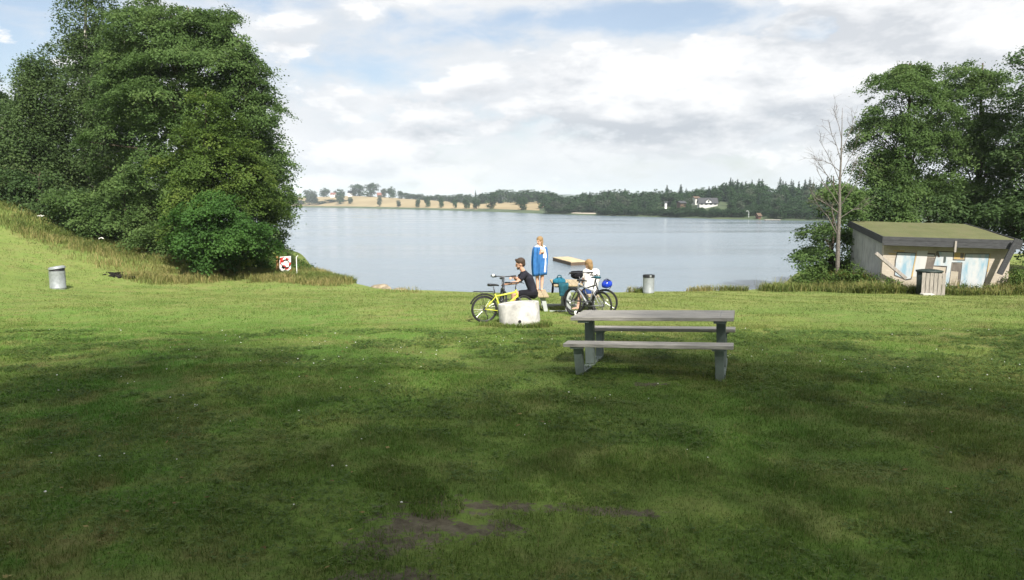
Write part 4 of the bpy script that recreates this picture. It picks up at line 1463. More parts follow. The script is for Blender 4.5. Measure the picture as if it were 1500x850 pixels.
Mr = Matrix.Rotation(-.307, 4, 'Z') @ Matrix.Rotation(-.029, 4, 'X') @ Matrix.Rotation(-.043, 4, 'Y')
picnic_table('picnic_table', 'grey weathered picnic table with green grey frame alone on the lawn in front', (1.956, 9.932, 3.745), Mr.to_euler(), 2.117, .893, .901, M['plank'], M['frame_green'], None)
T2 = Vector((DX(829, 20.1), 20.1, 0)); T2.z = tz(T2.x, 20.1) - .01
picnic_table('picnic_table', 'pale boarded picnic table end on behind the bicycles, with people on its seats', T2, (0, R(2.2), R(90)), 2.1, .78, .80, M['plank_light'], M['frame_pale'], None)

# ------------------------------------------------------------------ concrete ring
rc = Vector((DX(762, 16.4), 16.4, 0)); rc.z = tz(rc.x, rc.y)
rg_o = thing('concrete_ring', 'pale concrete well ring standing on the lawn beside the yellow bicycle', 'concrete ring', rc, rot=(R(-2.5), R(-4.5), 0))
mb = MB()
mb.lathe([(.455, -.08), (.46, .0), (.46, .50), (.452, .515), (.38, .515), (.365, .508), (.36, .490), (.355, .490), (.35, .505), (0, .507)], 56)
mb.build('ring', M['concrete'], rg_o, smooth=False, bevel=0)
rg_o.children[0].data.polygons.foreach_set('use_smooth', [True] * len(rg_o.children[0].data.polygons))
md = rg_o.children[0].modifiers.new('edges', 'EDGE_SPLIT'); md.split_angle = R(40)
mb = MB()
Mx = Matrix.Rotation(R(90), 3, 'X')
mb.lathe([(.022, 0), (.034, 0), (.034, .02), (.022, .02)], 16, (0, 0, 0), Mx)
hk = mb.build('lifting_eye', M['rubber'], rg_o)
hk.location = (.0, -.452, .14)
mb = MB()
mb.lathe([(0, 0), (.022, 0.001), (.022, .014), (0, .014)], 16, (0, 0, 0), Mx)
hh_ = mb.build('eye_hole', M['black_plastic'], hk)


# ------------------------------------------------------------------ bins
def bin_(name, label, px, Y, rad, h, band, tilt=0, lid_open=False):
    p = G(px, Y)
    o = thing(name, label, 'litter bin', p, rot=(0, tilt, 0))
    mb = MB()
    mb.lathe([(rad * .985, -.05), (rad, .02), (rad * 1.02, .03), (rad * 1.02, .05), (rad, .06), (rad, h * .86), (rad * 1.015, h * .865), (rad * 1.015, h * .885), (rad, h * .89), (rad, h), (rad * .93, h), (rad * .93, h * .5), (0, h * .5)], 40)
    b = mb.build('drum', M['zinc'], o, smooth=True)
    b.modifiers.new('edges', 'EDGE_SPLIT').split_angle = R(35)
    mb = MB()
    if band:
        mb.lathe([(rad * 1.01, h * .88), (rad * 1.05, h * .885), (rad * 1.05, h * 1.02), (rad * 1.01, h * 1.025), (rad * .9, h * 1.02), (rad * .9, h * .88)], 40)
        l = mb.build('rim', M['bin_band'], o, smooth=True)
        l.modifiers.new('edges', 'EDGE_SPLIT').split_angle = R(35)
        mb = MB()
        mb.box((.03, -rad * 1.065, h * .975), (.07, .02, .09))
        mb.build('clip', M['zinc'], o)
    else:
        Mt = Matrix.Rotation(R(9), 3, 'Y')
        mb.lathe([(0, .06), (rad * .8, .05), (rad * 1.05, .02), (rad * 1.08, .0), (rad * 1.08, -.05), (rad * 1.03, -.05), (rad * 1.02, -.0), (0, .0)], 40, (0, 0, h + .115), Mt.inverted())
        l = mb.build('lid', M['zinc'], o, smooth=True)
        l.modifiers.new('edges', 'EDGE_SPLIT').split_angle = R(35)
        mb = MB()
        mb.lathe([(rad * .9, h * .9), (rad * .96, h * .95), (rad * .96, h + .115), (rad * .9, h + .115)], 40)
        mb.build('bin_liner', M['bin_band'], o, smooth=True)
    return o


bin_('litter_bin', 'galvanised bin with tilted metal lid on the lawn at the far left', 85, 27, .265, .66, False)
bin_('litter_bin', 'galvanised bin with black rim at the shore edge', 950, 29.3, .225, .72, True)

# ------------------------------------------------------------------ rescue post sign, marker pole, ash heap, stones
Y = 37.0
p = G(419, Y)
k = Y / FPX
o = thing('lifebuoy_sign', 'red and white lifebuoy board on two ochre posts at the left shore', 'sign', p)
zt = lambda py: W(419, py, Y).z - p.z
for x0, top in ((-11.5 * k, 376), (7.5 * k, 392)):
    mb = MB()
    mb.box((x0, 0, (zt(top) - .3) / 2), (.11 if x0 < 0 else .09, .1, zt(top) + .3))
    mb.build('post', M['wood_post'], o, bevel=.008)
mb = MB()
bl, br_, bt, bb = -7.5 * k, 9.5 * k, zt(374.5), zt(398)
Mi = Matrix.Identity(4)
mb.prism([(bl, bb + .12), (bl + .22, bb - .03), (bl + .40, bb + .02), (br_ - .02, bb + .16), (br_, bt - .02), (bl + .02, bt - .06)], .05, Matrix.Translation((0, -.09, 0)))
bd = mb.build('board', M['white_paint'], o)


def patch(pts, m, name, parent, y):
    mb = MB()
    mb.prism(pts, .012, Matrix.Translation((0, y, 0)))
    return mb.build(name, m, parent)


cxm = (bl + br_) / 2
patch([(bl + .03, bt - .42), (bl + .16, bt - .46), (bl + .30, bt - .12), (bl + .24, bt - .07), (bl + .06, bt - .10)], M['red_paint'], 'red_shape', bd, -.122)
patch([(cxm - .02, bb + .10), (cxm + .16, bb + .14), (cxm + .20, bb + .34), (cxm + .04, bb + .30)], M['red_paint'], 'red_shape', bd, -.122)
patch([(bl + .10, bb + .22), (bl + .22, bb + .13), (bl + .26, bb + .20), (bl + .14, bb + .30)], M['black_plastic'], 'dark_shape', bd, -.122)
patch([(cxm - .1, bb + .04), (cxm + .02, bb + .02), (cxm + .08, bb + .08), (cxm - .04, bb + .12)], M['frame_green'], 'dark_shape', bd, -.122)
# life ring hung on the board
mb = MB()
ring = [(cxm + .06 + .20 * math.cos(a), -.16, (bt + bb) / 2 + .06 + .20 * math.sin(a)) for a in np.linspace(0, 2 * PI, 25)[:-1]]
mb2 = MB()
lr = thing('lifebuoy', 'red and white life ring hanging on the board at the left shore', 'lifebuoy', p)
for q in range(8):
    mbq = MB()
    mbq.tube([ring[(q * 3 + j) % 24] for j in range(4)], .05, 10)
    mbq.build('ring_segment', M['red_paint'] if q % 2 else M['white_paint'], lr, smooth=True)
p = G(435.5, 36.5)
mb = MB()
mb.tube([(0, 0, -.3), (0, 0, .95)], .022, 8)
mb.tube([(0, 0, .93), (.09, 0, 1.0)], .02, 8)
small('marker_pole', 'thin pale pole right of the lifebuoy board', 'pole', mb, M['white_paint'], p)

q = GP(175, 405)
mb = MB()
rn = random.Random(4)
for i in range(60):
    a, d = rn.uniform(0, 6.28), rn.uniform(0, 1) ** .7
    x, y = d * .62 * math.cos(a), d * .42 * math.sin(a)
    s = rn.uniform(.05, .14) * (1.2 - d * .6)
    mb.ell((x, y, tz(q.x + x, q.y + y) - q.z + .02), (s, s * rn.uniform(.6, 1), s * rn.uniform(.35, .7)), 7, 5, Matrix.Rotation(rn.uniform(0, 3), 3, 'Z'))
for i in range(9):
    a = rn.uniform(0, 6.28)
    x, y = rn.uniform(-.45, .45), rn.uniform(-.25, .25)
    z = tz(q.x + x, q.y + y) - q.z + .07
    mb.tube([(x, y, z), (x + .35 * math.cos(a), y + .35 * math.sin(a), z + rn.uniform(0, .08))], [.03, .02], 6)
small('ash_heap', 'black heap of ash and charred sticks on the grass of the left slope', 'fire remains', mb, M['ash'], q)


def rock(seed, s):
    rn = np.random.default_rng(seed)
    mb = MB()
    mb.ell((0, 0, 0), s, 16, 10)
    out = []
    ph = rn.uniform(0, 6, 6)
    for v in mb.v:
        v = Vector(v)
        k_ = 1 + .16 * math.sin(v.x / s[0] * 2.3 + ph[0]) + .14 * math.sin(v.y / s[1] * 3 + ph[1]) + .12 * math.sin(v.z / s[2] * 2.7 + ph[2] + v.x / s[0] * 2)
        out.append(tuple(v * k_))
    mb.v = out
    return mb


for i, (px_, py_, Yq, s, lab) in enumerate(((557, 422.5, 33, (.42, .34, .26), 'largest rounded shore stone, left of the row by the water'), (565, 424.5, 32.6, (.30, .26, .16), 'low dark stone between the two pale shore stones'),
                                            (584, 426, 32.4, (.34, .24, .15), 'flat pale stone at the right end of the shore stones'), (528, 421, 33.4, (.32, .22, .14), 'flat grey stone left of the largest shore stone'))):
    p = W(px_, py_, Yq)
    small('shore_stone', lab, 'stone', rock(50 + i, s), M['stone'], p, i * 1.3, smooth=True, group='stones at the left shore')

# white umbel flowers beside the wood
for i, (px_, py_) in enumerate(((128, 343), (133, 345), (137, 347), (150, 367), (62, 333))):
    q = GP(px_, py_ + 6)
    o = thing('umbel_flower', 'white flowered umbel plant in the tall grass under the left wood', 'wildflower', q, group='white umbel plants')
    mb = MB()
    mb.tube([(0, 0, -.05), (.02, 0, .4), (0, .02, .75)], [.012, .010, .006], 6)
    for j in range(5):
        a = j * 1.26
        mb.tube([(0, .01, .55), (.12 * math.cos(a), .12 * math.sin(a), .78 + .03 * (j % 2))], [.006, .003], 4)
    mb.build('stem', M['weed'], o)
    mb = MB()
    for j in range(22):
        a = random.uniform(0, 6.28); d = random.uniform(0, .17)
        mb.ell((d * math.cos(a), d * math.sin(a), .80 - d * .2 + random.uniform(-.02, .02)), (.03, .03, .014), 6, 4)
    mb.build('flower_head', M['petal'], o)

# ------------------------------------------------------------------ shed
FLc = W(1292, 347, 29.7)
sh = thing('shed', 'low flat roofed shed with mossy roof and graffiti on its sunlit front', 'shed', (FLc.x, FLc.y, 2.32), rot=(0, R(1.3), R(-10.6)))
RW, RD, ZF, ZB = 5.02, 5.45, FLc.z - 2.32, FLc.z - 2.32 + .52
sl = (ZB - ZF) / RD
x0, x1, y0, y1 = .15, 4.84, .35, 5.2
zr = lambda y: ZF + sl * y
mb = MB()
mb.hexa([(x0, y0, -.6), (x1, y0, -.6), (x1, y0 + .2, -.6), (x0, y0 + .2, -.6)], [(x0, y0, zr(y0) - .13), (x1, y0, zr(y0) - .13), (x1, y0 + .2, zr(y0 + .2) - .13), (x0, y0 + .2, zr(y0 + .2) - .13)])
fw = mb.build('front_wall', M['brick'], sh)
for nm, xa, xb in (('side_wall', x0 - .003, x0 + .2), ('side_wall', x1 - .2, x1 + .003)):
    mb = MB()
    mb.hexa([(xa, y0 + .203, -.6), (xb, y0 + .203, -.6), (xb, y1, -.6), (xa, y1, -.6)], [(xa, y0 + .203, zr(y0 + .2) - .13), (xb, y0 + .203, zr(y0 + .2) - .13), (xb, y1, zr(y1) - .13), (xa, y1, zr(y1) - .13)])
    mb.build(nm, M['render'], sh)
mb = MB()
mb.hexa([(x0 + .2, y1 - .2, -.6), (x1 - .2, y1 - .2, -.6), (x1 - .2, y1 - .003, -.6), (x0 + .2, y1 - .003, -.6)], [(x0 + .2, y1 - .2, zr(y1 - .2) - .13), (x1 - .2, y1 - .2, zr(y1 - .2) - .13), (x1 - .2, y1 - .003, zr(y1) - .13), (x0 + .2, y1 - .003, zr(y1) - .13)])
mb.build('back_wall', M['render'], sh)
# roof: mossy felt deck, then fascia boards
mb = MB()
N_, Mm = 40, 30
vs, fs = [], []
rr = random.Random(8)
for j in range(Mm + 1):
    for i in range(N_ + 1):
        x, y = .04 + (RW - .08) * i / N_, .04 + (RD - .08) * j / Mm
        vs.append((x, y, zr(y) - .012 + rr.uniform(-.006, .006) + .012 * math.sin(x * 2.1) * math.sin(y * 1.3)))
for j in range(Mm):
    for i in range(N_):
        a = j * (N_ + 1) + i
        fs.append((a, a + 1, a + N_ + 2, a + N_ + 1))
mb.add(vs, fs)
rf = mb.build('roof', M['moss_roof'], sh, smooth=True)
mb = MB()
mb.hexa([(.04, .04, zr(0) - .13), (RW - .04, .04, zr(0) - .13), (RW - .04, RD - .04, zr(RD) - .13), (.04, RD - .04, zr(RD) - .13)], [(.04, .04, zr(0) - .05), (RW - .04, .04, zr(0) - .05), (RW - .04, RD - .04, zr(RD) - .05), (.04, RD - .04, zr(RD) - .05)])
mb.build('roof_boarding', M['strut'], rf)
mb = MB()
for zt_, zb_, th in ((.02, -.13, .035), (-.125, -.34, .03)):
    mb.box((RW / 2, -.018 + (.004 if zt_ < 0 else 0), zr(0) + (zt_ + zb_) / 2), (RW, th, zt_ - zb_))
mb.build('front_fascia', M['fascia'], rf, bevel=.004)
for xa in (-.018, RW + .018):
    mb = MB()
    for zt_, zb_, dx in ((.02, -.12, 0), (-.115, -.27, .004)):
        mb.hexa([(xa - .017, -.034, zr(0) + zb_), (xa + .017, -.034, zr(0) + zb_), (xa + .017, RD + .03, zr(RD) + zb_), (xa - .017, RD + .03, zr(RD) + zb_)],
                [(xa - .017, -.034, zr(0) + zt_), (xa + .017, -.034, zr(0) + zt_), (xa + .017, RD + .03, zr(RD) + zt_), (xa - .017, RD + .03, zr(RD) + zt_)])
    mb.build('side_fascia', M['fascia'], rf, bevel=.004)
mb = MB()
mb.box((2.66, -.06, zr(0) - .30), (.07, .05, .44))
mb.build('gutter_bracket', M['slat'], sh)
for i in range(7):
    mb = MB()
    x = .35 + i * .72
    mb.hexa([(x, .02, zr(0) - .27), (x + .06, .02, zr(0) - .27), (x + .06, y0 - .003, zr(y0) - .27), (x, y0 - .003, zr(y0) - .27)], [(x, .02, zr(0) - .132), (x + .06, .02, zr(0) - .132), (x + .06, y0 - .003, zr(y0) - .132), (x, y0 - .003, zr(y0) - .132)])
    mb.build('rafter_end', M['fascia'], sh)
# graffiti: spray paint shapes lying on the front wall (pixel layout of the photo's enlarged view)
TOPZ, BOTZ = 1.78, .07


def gz(zx, zy):
    s = (zx - 362) / 993.0
    return (x0 + s * (x1 - x0), TOPZ - (zy - 352 - 28 * s) / 318.0 * (TOPZ - BOTZ))


def graf(pts, m, lift=.003):
    pts = [gz(*p) for p in pts]
    ar = sum(pts[i][0] * pts[(i + 1) % len(pts)][1] - pts[(i + 1) % len(pts)][0] * pts[i][1] for i in range(len(pts)))
    if ar < 0:
        pts = pts[::-1]
    mb = MB()
    vs = [(x, y0 - lift, z) for x, z in pts]
    mb.add(vs, [tuple(range(len(vs)))])
    mb.build('graffiti', M[m], fw)


graf([(470, 372), (626, 380), (604, 582), (560, 590), (462, 555), (458, 440)], 'spray_line', .003)
graf([(476, 380), (618, 386), (597, 574), (560, 580), (470, 548), (468, 440)], 'spray_blue', .006)
graf([(622, 384), (628, 386), (612, 560), (600, 560)], 'spray_ochre', .008)
graf([(634, 364), (716, 366), (703, 500), (690, 560), (610, 560), (618, 490)], 'spray_white', .004)
graf([(712, 380), (776, 384), (770, 412), (712, 408)], 'spray_line', .005)
graf([(700, 392), (768, 394), (766, 406), (700, 403)], 'spray_white', .008)
graf([(716, 412), (778, 416), (766, 505), (704, 505)], 'spray_dark', .005)
graf([(784, 366), (918, 370), (920, 428), (1006, 430), (1004, 384), (1200, 384), (1192, 500), (1176, 645), (984, 645), (986, 456), (912, 456), (906, 645), (858, 645), (868, 488), (764, 482)], 'spray_line', .003)
graf([(790, 372), (912, 376), (914, 436), (1010, 438), (1010, 390), (1192, 390), (1184, 500), (1168, 640), (990, 640), (992, 450), (908, 450), (900, 640), (866, 640), (876, 478), (770, 474)], 'spray_blue', .006)
graf([(925, 376), (1000, 380), (998, 426), (924, 424)], 'spray_ochre', .004)
graf([(968, 380), (996, 382), (994, 422), (972, 420)], 'spray_dark', .007)
graf([(916, 456), (988, 458), (984, 620), (968, 620), (968, 520), (912, 515)], 'spray_dark', .005)
graf([(1194, 384), (1202, 384), (1194, 520), (1188, 520)], 'spray_ochre', .009)
graf([(400, 380), (462, 384), (462, 395), (410, 392)], 'spray_ochre', .004)
graf([(776, 372), (800, 374), (812, 412), (796, 414)], 'spray_dark', .009)
graf([(440, 360), (530, 362), (530, 372), (440, 370)], 'spray_ochre', .004)
# loose struts on the front
p0, p1 = W(1283, 371, 29.55), W(1327, 408, 29.55)


def plank(name, label, p0, p1, w, t, m):
    d = (p1 - p0)
    o = thing(name, label, 'timber', p0)
    z = d.normalized()
    x = Vector((0, 0, 1)).cross(z).normalized()
    y = z.cross(x)
    Mx = Matrix((x, y, z)).transposed()
    mb = MB()
    mb.box(d / 2, (w, t, d.length), Mx)
    return o, mb


o, mb = plank('timber_strut', 'pale grey plank leaning from the left front corner of the shed', p0, p1, .10, .13, M['strut'])
mb.build('plank', M['slat'], o, bevel=.006)
p0, p1 = W(1491, 350, 28.55), W(1464, 402, 28.75)
o, mb = plank('timber_strut', 'dark broad plank hanging from the right front corner of the shed roof', p0, p1, .12, .20, M['strut'])
mb.build('plank', M['fascia'], o, bevel=.006)

# bin with slatted front
p = G(1360, 28.2)
sb = thing('slatted_bin', 'round dark bin with bleached wooden slats in front, standing before the shed', 'litter bin', (p.x, p.y, p.z - .02), R(-14))
mb = MB()
mb.lathe([(.40, -.1), (.43, .9), (.41, .9), (.40, .5), (0, .5)], 36)
mb.build('drum', M['bin_green'], sb, smooth=True)
mb = MB()
mb.lathe([(.46, .90), (.475, .92), (.47, .96), (.30, .995), (0, 1.0)], 36, (0, 0, .01))
mb.build('lid', M['bin_green'], sb, smooth=True)
for i in range(6):
    mb = MB()
    mb.box((-.33 + i * .138 + .02, -.475 + random.uniform(-.004, .004), .45 + random.uniform(-.01, .01)), (.122, .022, .92))
    mb.build('slat', M['slat'], sb, bevel=.004)
mb = MB()
for z in (.14, .76):
    mb.box((.03, -.4495, z), (.82, .028, .07))
mb.build('batten', M['strut'], sb)
p = G(1359, 27.65)
mb = MB()
mb.box((0, 0, .02), (.42, .3, .09))
small('paving_slab', 'pale slab lying at the foot of the slatted bin', 'slab', mb, M['concrete'], p, R(-8), bevel=.012)


# ------------------------------------------------------------------ bicycles
def bicycle(name, label, rear, front, r, frame_m, group, steer=0, rack=False, bag=False, lean=0, saddle_m='black_plastic', bar_z=1.0, sad_z=.93, lamp=False, fork_m=None, barw=.30, lamp_side=1, basket=False):
    rear, front = Vector(rear), Vector(front)
    d = front - rear
    wb = Vector((d.x, d.y)).length
    yaw = math.atan2(d.y, d.x)
    pitch = -math.atan2(d.z, wb)
    o = thing(name, label, 'bicycle', rear, rot=(lean, pitch, yaw), group=group)
    k = r / .34
    fm = M[frame_m]
    rh = Vector((0, 0, r)); fh = Vector((wb, 0, r))
    bb = Vector((.43 * k, 0, .28 * k + .01)); st = Vector((.27 * k, 0, .72 * k))
    hb = Vector((wb - .19 * k, 0, .64 * k)); ht = Vector((wb - .235 * k, 0, .80 * k))
    mb = MB()
    mb.tube([bb, st], .019, 10)
    mb.tube([st + Vector((.02, 0, -.06)), ht + Vector((.008, 0, -.03))], .021, 10)
    mb.tube([bb, hb + Vector((-.005, 0, .03))], .026, 10)
    mb.tube([hb + Vector((.006, 0, -.02)), ht + Vector((-.006, 0, .02))], .024, 10)
    for s in (-1, 1):
        mb.tube([bb + Vector((-.02, s * .03, 0)), rh + Vector((0, s * .065, 0))], .011, 8)
        mb.tube([st + Vector((.012, s * .018, -.06)), rh + Vector((0, s * .065, 0))], .010, 8)
    mb.build('frame', fm, o, smooth=True)
    Ms = Matrix.Translation(hb) @ Matrix.Rotation(steer, 4, (ht - hb).normalized()) @ Matrix.Translation(-hb)
    T = lambda v: Ms @ Vector(v)
    mb = MB()
    for s in (-1, 1):
        mb.tube([T(hb + Vector((.0, s * .055, -.03))), T(hb.lerp(fh, .5) + Vector((0, s * .058, 0))), T(fh + Vector((0, s * .055, 0)))], [.017, .015, .011], 8)
    mb.tube([T(hb + Vector((0, -.055, -.03))), T(hb + Vector((0, .055, -.03)))], .017, 8)
    mb.build('fork', M[fork_m] if fork_m else fm, o, smooth=True)

    def wheel(nm, c, X):
        w = MB()
        n = 40
        w.tube([X @ (c + Vector(((r - .022) * math.cos(a), 0, (r - .022) * math.sin(a)))) for a in np.linspace(0, 2 * PI, n + 1)[:-1]], .022, 8, closed=True)
        ty = w.build(nm, M['rubber'], o, smooth=True)
        w = MB()
        w.tube([X @ (c + Vector(((r - .047) * math.cos(a), 0, (r - .047) * math.sin(a)))) for a in np.linspace(0, 2 * PI, n + 1)[:-1]], .010, 6, closed=True)
        w.build('rim', M['dark_paint'], ty, smooth=True)
        w = MB()
        for i in range(24):
            a = 2 * PI * i / 24
            s = .028 if i % 2 else -.028
            w.tube([X @ (c + Vector((.018 * math.cos(a + .6), s, .018 * math.sin(a + .6)))), X @ (c + Vector(((r - .05) * math.cos(a), 0, (r - .05) * math.sin(a))))], .0016, 3, caps=False)
        w.tube([X @ (c + Vector((0, -.06, 0))), X @ (c + Vector((0, .06, 0)))], .020, 10)
        w.build('spokes', M['steel'], ty)
        w = MB()
        w.tube([X @ (c + Vector((.08 * math.cos(a), .04, .08 * math.sin(a)))) for a in np.linspace(0, 2 * PI, 21)[:-1]], .004, 4, closed=True)
        w.build('brake_disc', M['steel'], ty)
    wheel('rear_wheel', rh, Matrix.Identity(4))
    wheel('front_wheel', fh, Ms)
    # drive
    mb = MB()
    Mx = Matrix.Rotation(R(90), 3, 'X')
    mb.lathe([(.085, -.004), (.09, 0), (.085, .004), (.03, .004), (.03, -.004)], 28, bb + Vector((0, -.045, 0)), Mx)
    mb.lathe([(.045, -.012), (.045, .012), (.02, .012), (.02, -.012)], 20, rh + Vector((0, -.04, 0)), Mx)
    mb.tube([bb + Vector((0, -.06, 0)), bb + Vector((.11, -.07, -.12))], .011, 6)
    mb.tube([bb + Vector((0, .06, 0)), bb + Vector((-.11, .07, .12))], .011, 6)
    mb.tube([bb + Vector((0, -.045, .088)), rh + Vector((0, -.04, .045))], .005, 4)
    mb.tube([bb + Vector((0, -.045, -.088)), rh + Vector((0, -.04, -.045))], .005, 4)
    mb.tube([rh + Vector((.01, -.045, -.03)), rh + Vector((.04, -.05, -.14)), rh + Vector((.07, -.045, -.17))], .010, 5)
    cs = mb.build('crankset', M['dark_paint'], o)
    for p_ in (Vector((.11, -.12, -.12)), Vector((-.11, .12, .12))):
        mb = MB()
        mb.box(bb + p_, (.09, .10, .022))
        mb.build('pedal', M['black_plastic'], cs, bevel=.004)
    # saddle
    sp = Vector((st.x - (sad_z * k - st.z) * .22, 0, sad_z * k))
    mb = MB()
    mb.tube([st, sp + Vector((0, 0, -.03))], .013, 8)
    sd_post = mb
    sd_post.build('seat_post', M['dark_paint'], o, smooth=True)
    mb = MB()
    prof = [(-.13, .068, .030), (-.08, .072, .034), (-.01, .055, .030), (.06, .030, .024), (.13, .018, .016)]
    vs, fs = [], []
    for x, hw, hz in prof:
        for a in np.linspace(0, 2 * PI, 11)[:-1]:
            vs.append(sp + Vector((x, hw * math.cos(a), .01 + hz * math.sin(a) - (.012 if x > .1 else 0))))
    for i in range(len(prof) - 1):
        for q in range(10):
            l = (q + 1) % 10
            fs.append((i * 10 + q, i * 10 + l, (i + 1) * 10 + l, (i + 1) * 10 + q))
    fs += [tuple(range(9, -1, -1)), tuple(40 + q for q in range(10))]
    mb.add(vs, fs)
    mb.build('saddle', M[saddle_m], o, smooth=True)
    # bars
    hc = Vector((ht.x - .03, 0, bar_z * k))
    mb = MB()
    mb.tube([T(ht), T(ht + Vector((-.02, 0, .07))), T(hc + Vector((.05, 0, 0)))], [.016, .015, .015], 8)
    mb.tube([T(hc + Vector((-.05, -barw, .01))), T(hc + Vector((.02, -barw * .5, .005))), T(hc + Vector((.05, 0, 0))), T(hc + Vector((.02, barw * .5, .005))), T(hc + Vector((-.05, barw, .01)))], .0125, 8)
    hbo = mb.build('handlebar', M['dark_paint'], o, smooth=True)
    for s in (-1, 1):
        mb = MB()
        mb.tube([T(hc + Vector((-.012, s * barw * .62, .006))), T(hc + Vector((-.053, s * (barw + .012), .01)))], .019, 8)
        mb.build('grip', M['rubber'], hbo, smooth=True)
        mb = MB()
        mb.tube([T(hc + Vector((.01, s * barw * .55, .0))), T(hc + Vector((.06, s * barw * .66, -.012))), T(hc + Vector((.035, s * barw * .98, -.03)))], .008, 6)
        mb.build('brake_lever', M['black_plastic'], hbo, smooth=True)
    if lamp:
        mb = MB()
        mb.ell(T(hc + Vector((.09, lamp_side * barw * .9, .03))), (.05, .035, .035), 12, 8)
        mb.build('headlamp', M['white_paint'], hbo, smooth=True)
    if rack:
        mb = MB()
        z = 2 * r + .09
        for s in (-1, 1):
            mb.tube([(-.26, s * .06, z), (.20, s * .06, z)], .007, 6)
            mb.tube([(-.08, s * .06, z), rh + Vector((0, s * .07, 0))], .006, 6)
        for x in (-.26, -.15, -.04, .08, .20):
            mb.tube([(x, -.06, z), (x, .06, z)], .006, 6)
        mb.tube([(.20, 0, z), (st.x, 0, st.z - .1)], .006, 6)
        mb.build('rear_rack', M['black_plastic'], o, smooth=True)
        mb = MB()
        mb.tube([rh + Vector(((r + .03) * math.cos(a), 0, (r + .03) * math.sin(a))) for a in np.linspace(R(35), R(160), 16)], .02, 6, flat=1.3)
        mb.build('mudguard', M['rubber'], o, smooth=True)
    if bag:
        mb = MB()
        c = T(hc + Vector((.13, 0, -.06)))
        mb.ell(c, (.12, .17, .10), 16, 10, Matrix.Rotation(steer, 3, 'Z'))
        mb.box(c + Vector((0, 0, .085)), (.16, .24, .03), Matrix.Rotation(steer, 3, 'Z'))
        mb.build('handlebar_bag', M['black_cloth'], o, smooth=True)
    mb = MB()
    mb.tube([(.10, .06, r * .55), (.14, .20, .01)], .009, 6)
    mb.build('kickstand', M['black_plastic'], o)
    return o


rx = DX(709, 16.75)
p0 = Vector((rx, 16.75, tz(rx, 16.75)))
fx = rx + .98 * math.cos(R(18)); fy = 16.75 + .98 * math.sin(R(18))
bicycle('bicycle', 'lime yellow bicycle standing behind the concrete ring', p0, (fx, fy, tz(fx, fy)), .315, 'lime', None, steer=R(20), rack=True, bar_z=1.0, sad_z=.93, lean=R(-3), fork_m='dark_paint')
p0 = Vector((DX(735, 18.7), 18.72, 0)); p0.z = tz(p0.x, p0.y)
p1 = Vector((DX(739, 17.7), 17.72, 0)); p1.z = tz(p1.x, p1.y)
bicycle('bicycle', 'dark bicycle seen head on between the yellow bicycle and the seated man', p0, p1, .335, 'dark_paint', None, steer=R(4), lamp=True, lamp_side=-1, bar_z=1.02)
p0 = Vector((DX(882, 17.3), 17.3, 0)); p0.z = tz(p0.x, p0.y)
p1 = Vector((DX(839, 18.1), 18.1, 0)); p1.z = tz(p1.x, p1.y)
bicycle('bicycle', 'dark grey bicycle with a black handlebar bag, nearest of the two by the right seat', p0, p1, .345, 'silver_paint', None, steer=R(-8), bag=True, saddle_m='dark_teal', bar_z=1.06, sad_z=.98, fork_m='dark_paint', barw=.33)
p0 = Vector((DX(842, 18.75), 18.75, 0)); p0.z = tz(p0.x, p0.y)
p1 = Vector((DX(886, 18.25), 18.25, 0)); p1.z = tz(p1.x, p1.y)
bicycle('bicycle', 'black bicycle carrying a blue helmet, behind the dark grey one', p0, p1, .335, 'dark_paint', None, steer=R(14), bar_z=1.02, sad_z=.86)

# helmet on the bar
hp = W(889, 416.5, 18.05)
hl = thing('bicycle_helmet', 'shiny blue bicycle helmet hanging from the right handlebar', 'helmet', hp, rot=(R(20), R(-14), R(30)))
mb = MB()
vs, fs = [], []
n, mm = 24, 9
for i in range(mm + 1):
    a = R(-22) + (PI / 2 - R(-22)) * i / mm
    for kk in range(n):
        t = 2 * PI * kk / n
        ridge = 1 + .035 * math.cos(t * 6) * math.cos(a)
        vs.append((.145 * math.cos(a) * math.cos(t) * ridge, .115 * math.cos(a) * math.sin(t) * ridge, .115 * math.sin(a)))
for i in range(mm):
    for kk in range(n):
        l = (kk + 1) % n
        fs.append((i * n + kk, i * n + l, (i + 1) * n + l, (i + 1) * n + kk))
fs.append(tuple(range(n - 1, -1, -1)))
mb.add(vs, fs)
mb.build('shell', M['helmet_blue'], hl, smooth=True)
for s in (-1, 0, 1):
    mb = MB()
    mb.tube([(.10 * math.cos(a), s * .045, .014 + .112 * math.sin(a)) for a in np.linspace(R(40), R(140), 8)], .009, 6)
    mb.build('vent', M['black_plastic'], hl, smooth=True)
mb = MB()
mb.tube([(.06, -.1, -.03), (.02, -.07, -.12), (0, 0, -.16), (.02, .07, -.12), (.06, .1, -.03)], .006, 5)
mb.build('chin_strap', M['black_cloth'], hl)

# white sports shoe in the grass
sp0 = G(848, 18.0)
so = thing('sports_shoe', 'white sports shoe in the grass under the dark grey bicycle', 'shoe', sp0, R(15))
mb = MB()
mb.cap((-.07, 0, .055), .042, (.03, 0, .048), .045)
mb.cap((.03, 0, .045), .044, (.12, 0, .035), .036)
mb.cap((-.08, 0, .06), .04, (-.08, 0, .10), .038)
mb.build('upper', M['white_cloth'], so, smooth=True)
mb = MB()
mb.box((.02, 0, .010), (.27, .088, .022))
mb.build('sole', M['frame_pale'], so, bevel=.006)


# things on the far picnic table
def t2(x, y, z):
    """point in the frame of the end-on table: x right, y away, z above ground"""
    return Vector((T2.x + x, T2.y + y, T2.z + z - .038 * y))


